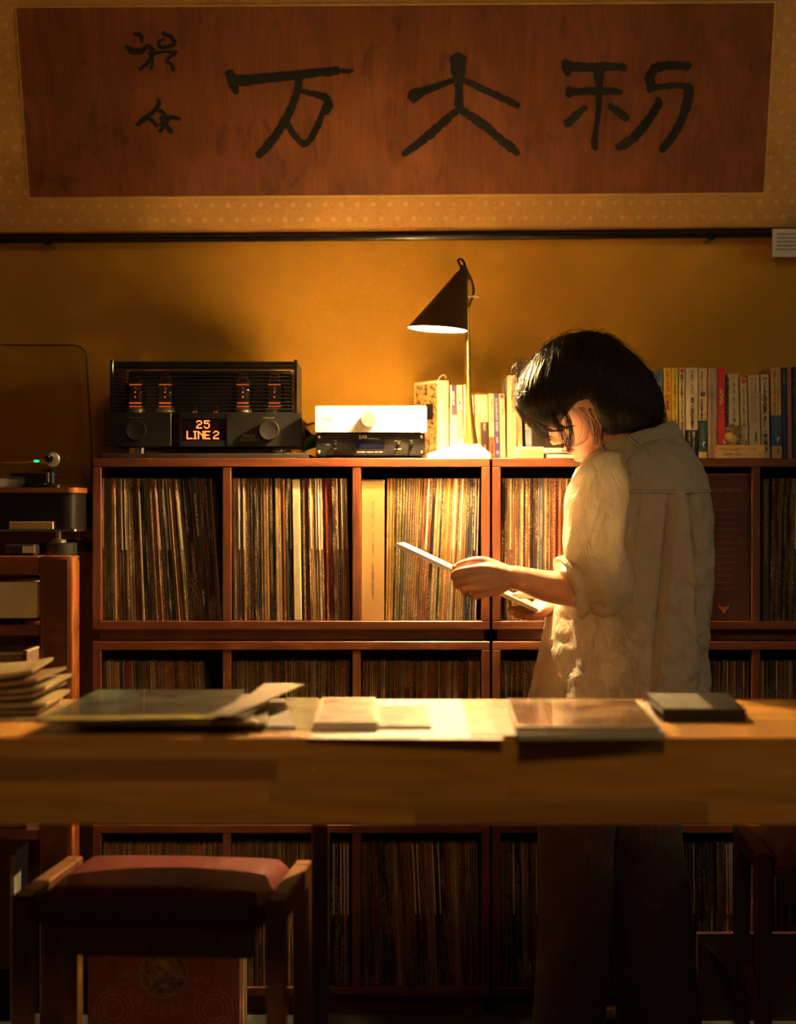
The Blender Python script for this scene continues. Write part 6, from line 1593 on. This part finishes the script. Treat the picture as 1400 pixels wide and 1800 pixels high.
# collar: a stand and a folded leaf round the neck
mb = MB(); n = 96; vs = []
for h, dr in ((-.016,.004),(.000,.001),(.014,-.001),(.022,.002),(.021,.008),(.010,.014),(-.004,.021),(-.014,.027)):
    for k in range(n):
        a = 2*PI*k/n; ca, sa = math.cos(a), math.sin(a)
        fr = sstep(.55,1,-ca)          # front of the collar hangs open, lower
        hh_ = h*(1-.15*fr)-.010*fr + .0035*noise.noise((ca*2.5,sa*2.5,h*60)); rr_ = dr*(1+.5*fr)+.003*noise.noise((ca*3,sa*3,h*40+5))
        vs.append(Vector(((1117-700)*YS/F+(px_m(64)+rr_)*ca, YS+(.060+rr_)*sa, CH-(779-900)*YS/F+.31*px_m(64)*ca+hh_)))
mb.add(vs, [(j*n+i, j*n+(i+1) % n, (j+1)*n+(i+1) % n, (j+1)*n+i) for j in range(7) for i in range(n)])
mb.build('collar', LINEN, shirt, smooth=80)

# ------------------------------------------------------------------ trousers
KNIT = M('ribbed_knit', (.115,.075,.045), .9, var=.2, scale=60, bump=.2, bscale=600, sheen=.2)
tr = MB(); 
def leg(rows, Yl, hy):
    n = 288; ribs = 72; ys = [1240+15*k for k in range(41)]; vs = []
    for y in ys:
        for i in range(len(rows)-1):
            if rows[i][0] <= y <= rows[i+1][0]:
                t = (y-rows[i][0])/(rows[i+1][0]-rows[i][0]); xl = rows[i][1]*(1-t)+rows[i+1][1]*t; xr = rows[i][2]*(1-t)+rows[i+1][2]*t; break
        c = (xl+xr)/2; hw = (xr-xl)/2*Yl/F
        for k in range(n):
            a = 2*PI*k/n; rb_ = .0011*math.cos(a*ribs) + .004*noise.noise((math.cos(a)*1.5+Yl, math.sin(a)*1.5, y*.006))
            Z = CH-(y-900)*Yl/F
            vs.append(Vector(((c-700)*Yl/F+(hw+rb_)*math.cos(a), Yl+(hy+rb_)*math.sin(a), max(.012, Z))))
    m = len(ys)
    tr.add(vs, [(j*n+i, (j+1)*n+i, (j+1)*n+(i+1) % n, j*n+(i+1) % n) for j in range(m-1) for i in range(n)])
leg([(1240,952,1120),(1330,948,1100),(1460,946,1079),(1600,950,1073),(1800,938,1064),(1860,936,1062)], 3.655+YOFF, .088)
leg([(1240,1050,1225),(1330,1066,1205),(1460,1079,1196),(1600,1076,1214),(1800,1086,1232),(1860,1088,1236)], 3.735+YOFF, .086)
tr.build('trousers', KNIT, person, smooth=80)
# shoes
SHOE = M('shoe_black', (.014,.012,.011), .4, var=.2)
for a, Yl in ((1003,3.66),(1150,3.735)):
    x_ = W(a,1800,Yl).x; mb = MB()
    Yl += YOFF; mb.tube([(x_+.03,Yl+.02,.030),(x_-.01,Yl+.03,.034),(x_-.07,Yl+.06,.032),(x_-.135,Yl+.095,.024)], (.028,.040,.042,.026), n=20, res=5, sq=(1,.75)); mb.build('shoe', SHOE, person, smooth=60)

# ------------------------------------------------------------------ hair: bobbed volume with strands
def hair_mat():
    m = bpy.data.materials.new('dark_hair'); nt, N, L, P = nodes(m)
    tc = N.new('ShaderNodeTexCoord'); nz = N.new('ShaderNodeTexNoise'); nz.inputs['Scale'].default_value = 140; L.new(tc.outputs['Object'], nz.inputs['Vector'])
    cr = N.new('ShaderNodeValToRGB'); cr.color_ramp.elements[0].color = (.008,.005,.003,1); cr.color_ramp.elements[1].color = (.032,.017,.009,1); L.new(nz.outputs['Fac'], cr.inputs['Fac'])
    L.new(cr.outputs['Color'], P.inputs['Base Color']); P.inputs['Roughness'].default_value = .50; P.inputs['Specular IOR Level'].default_value = .30; return m
HAIR = hair_mat()
OUT = [(905,700),(907,684),(914,664),(926,643),(944,618),(968,597),(1000,585),(1040,581),(1075,590),(1105,612),(1128,643),(1147,678),(1160,712),(1166,742),(1160,764),(1135,769),(1105,770),(1080,772),(1064,764),(1054,738),(1036,716),(1008,722),(984,744),(962,754),(942,748),(924,736),(910,720)]
CEN = (1036,664); HD = .108
def hair_r(ang):
    best = 0
    for i in range(len(OUT)):
        (x1,y1),(x2,y2) = OUT[i], OUT[(i+1) % len(OUT)]
        dx, dy = math.cos(ang), math.sin(ang); ex, ey = x2-x1, y2-y1
        det = dx*(-ey)+dy*ex
        if abs(det) < 1e-9: continue
        bx, by = x1-CEN[0], y1-CEN[1]
        t = (bx*(-ey)+by*ex)/det; s = (dx*by-dy*bx)/det
        if -1e-6 <= s <= 1+1e-6 and t > best: best = t
    return best
def hair_depth(px, py):
    dx, dy = px-CEN[0], py-CEN[1]; r = hair_r(math.atan2(dy, dx)) or 1
    t = min(1, math.hypot(dx,dy)/r); return HD*math.sqrt(max(0, 1-t**2.3))
mb = MB(); n = 120; k = 20; vs = []
for side in (-1, 1):
    for j in range(k+1):
        t = math.sin(PI/2*j/k)
        for i in range(n):
            a = 2*PI*i/n; r = hair_r(a)*t*.985; x, y = CEN[0]+r*math.cos(a), CEN[1]+r*math.sin(a)
            d = HD*math.sqrt(max(0, 1-t**2.3)) + .0022*math.sin(18*a+4*noise.noise((x*.02,y*.02,side)))*t
            vs.append(W(x, y, YW+.005+side*d))
h_ = (k+1)*n
fs = [(j*n+i, (j+1)*n+i, (j+1)*n+(i+1) % n, j*n+(i+1) % n) for j in range(k) for i in range(n)]
mb.add(vs, [f[::-1] for f in fs]+[tuple(q+h_ for q in f) for f in fs])
hair = mb.build('hair', HAIR, person, smooth=180, merge=True)
hair.o['label'] = 'dark chin-length bobbed hair'
rg = random.Random(9); st = MB()
def strand(p0, p1, p2, side, off, r=.00055, nseg=11, wob=2.0):
    pts = []; ph = rg.uniform(0,9)
    for i in range(nseg+1):
        t = i/nseg; x = (1-t)**2*p0[0]+2*t*(1-t)*p1[0]+t*t*p2[0]; y = (1-t)**2*p0[1]+2*t*(1-t)*p1[1]+t*t*p2[1]
        x += wob*noise.noise((t*2.5,ph,0)); y += wob*.6*noise.noise((t*2.5,ph,5))
        d = hair_depth(x, y)+off
        pts.append(W(x, y, YW+.005+side*d))
    st.tube(pts, [r*(1-.7*(i/nseg)**3) for i in range(nseg+1)], n=3, caps=False)
def top_pt(t):    # along the crown from the front hairline to the back
    P_ = [(918,668),(945,622),(985,592),(1035,584),(1080,596),(1112,622),(1138,662)]
    f = t*(len(P_)-1); i = min(int(f), len(P_)-2); u = f-i
    return (P_[i][0]*(1-u)+P_[i+1][0]*u, P_[i][1]*(1-u)+P_[i+1][1]*u)
def tip_pt(t):    # lower edge from the forelock to the nape
    P_ = [(912,718),(930,742),(962,756),(998,738),(1036,724),(1060,770),(1100,774),(1140,772),(1168,748),(1160,705)]
    f = t*(len(P_)-1); i = min(int(f), len(P_)-2); u = f-i
    return (P_[i][0]*(1-u)+P_[i+1][0]*u, P_[i][1]*(1-u)+P_[i+1][1]*u)
for i in range(1700):
    side = -1 if rg.random() < .7 else 1
    t = rg.random(); a = top_pt(min(1,max(0,t*.8+.12+rg.gauss(0,.06)))); b = tip_pt(min(1,max(0,t+rg.gauss(0,.035))))
    b = (b[0]+rg.gauss(0,4), b[1]+rg.gauss(0,4)); mid = ((a[0]+b[0])/2+rg.gauss(0,5)+(12 if t > .6 else -10), (a[1]+b[1])/2-12+rg.gauss(0,5))
    strand(a, mid, b, side, rg.uniform(-.001,.0040), rg.uniform(.0004,.0008), wob=5)
for i in range(420):      # stray hair along the outline
    t = rg.random(); a = top_pt(t); c = CEN
    da = (a[0]-c[0], a[1]-c[1]); l_ = math.hypot(*da); o_ = rg.uniform(1,6)
    b = tip_pt(min(1,max(0,(0 if t < .45 else 1)+rg.gauss(0,.05)))) if rg.random() < .6 else top_pt(min(1,t+rg.uniform(.05,.25)))
    b = (b[0]+rg.gauss(0,5), b[1]+rg.gauss(0,6)); mid = ((a[0]+b[0])/2+da[0]/l_*rg.uniform(4,18), (a[1]+b[1])/2+da[1]/l_*rg.uniform(4,18))
    strand(a, mid, b, rg.choice((-1,1)), rg.uniform(-.004,.002), .00035, wob=3)
for i in range(320):      # curls at the front
    a = (rg.uniform(908,945), rg.uniform(630,700)); b = (a[0]+rg.uniform(-14,10), a[1]+rg.uniform(4,30)); mid = (a[0]-rg.uniform(4,16), a[1]+rg.uniform(-10,14))
    strand(a, mid, b, rg.choice((-1,-1,1)), rg.uniform(-.01,.004), .00035, wob=6)
def lock(path, Y0, cnt, spread, r=.0007):
    for i in range(cnt):
        o_ = rg.gauss(0,spread); yo = rg.gauss(0,.004)
        P_ = [W(x+o_*(.5+.5*k_/len(path))+rg.gauss(0,.6), y+rg.gauss(0,.8), Y0+yo) for k_, (x,y) in enumerate(path)]
        Q, R_ = smooth_path(P_, [r]*(len(P_)-1)+[.0002], 5); st.tube(Q, R_, n=3, caps=False)
lock([(985,715),(998,735),(1002,755),(1003,775),(997,795)], 3.618, 34, 6, .0004)
lock([(975,735),(984,752),(992,770),(996,786)], 3.624, 40, 5, .0003)
lock([(1000,715),(1020,728),(1032,748),(1026,772),(1006,784)], 3.622, 8, 4, .00025)
lock([(930,735),(944,752),(956,766),(968,774)], 3.655, 34, 4, .0003)
lock([(908,715),(926,740),(944,757),(966,770)], 3.69, 40, 5, .0003)
lock([(940,740),(958,752),(974,758),(990,754)], 3.640, 40, 5, .0003)
lock([(965,730),(980,746),(994,752),(1004,748)], 3.626, 40, 6, .0003)
lock([(1062,752),(1057,772),(1060,786),(1066,794)], 3.612, 12, 7, .0003)
lock([(1020,716),(1036,732),(1044,748),(1048,766)], 3.612, 14, 9, .0003)
lock([(1040,718),(1050,738),(1054,756),(1054,782)], 3.608, 18, 8, .0003)
lock([(1100,760),(1112,774),(1120,780)], 3.60, 8, 14, .0003)
lock([(1150,740),(1160,762),(1158,776)], 3.66, 40, 8, .0003)
st.build('hair_strands', HAIR, hair, smooth=180)

# ------------------------------------------------------------------ the record sleeve being read
A = W(693,956.5,3.60); B = W(948,1075.5,3.60); dv = (B-A).normalized()*.315
mid = (A+B)/2; ray = (mid-Vector((0,0,CH))).normalized(); nrm2 = dv.normalized().cross(ray).normalized(); 
if nrm2.z < 0: nrm2 = -nrm2
ray = (ray + nrm2*.030).normalized()
c0 = mid-dv/2; th = .0072
mb = MB()
for (zz0, zz1) in ((-.001,.0016),(.0018,.0040),(.0042,.0066)):
    q = [c0, c0+dv, c0+dv+ray*.315, c0+ray*.315]
    mb.prism([p+nrm2*(zz0-.0026) for p in q], nrm2, zz1-zz0)
SLV = M('sleeve_white', (.80,.72,.66), .5, var=.06, scale=25, coat=.2)
slv = mb.build('record_sleeve', SLV); tag(slv, 'white record sleeve held edge-on in both hands', 'record sleeve')
mb = MB(); q = [c0+dv*.01+ray*.004, c0+dv*.99+ray*.004, c0+dv*.99+ray*.311, c0+dv*.01+ray*.311]; mb.add([p+nrm2*.0043 for p in q], [(0,1,2,3)]); mb.build('cover_print', blotch('sleeve_print', (.74,.62,.54), (.82,.74,.66), (.70,.40,.34), 9, 3), slv)
W = W_room
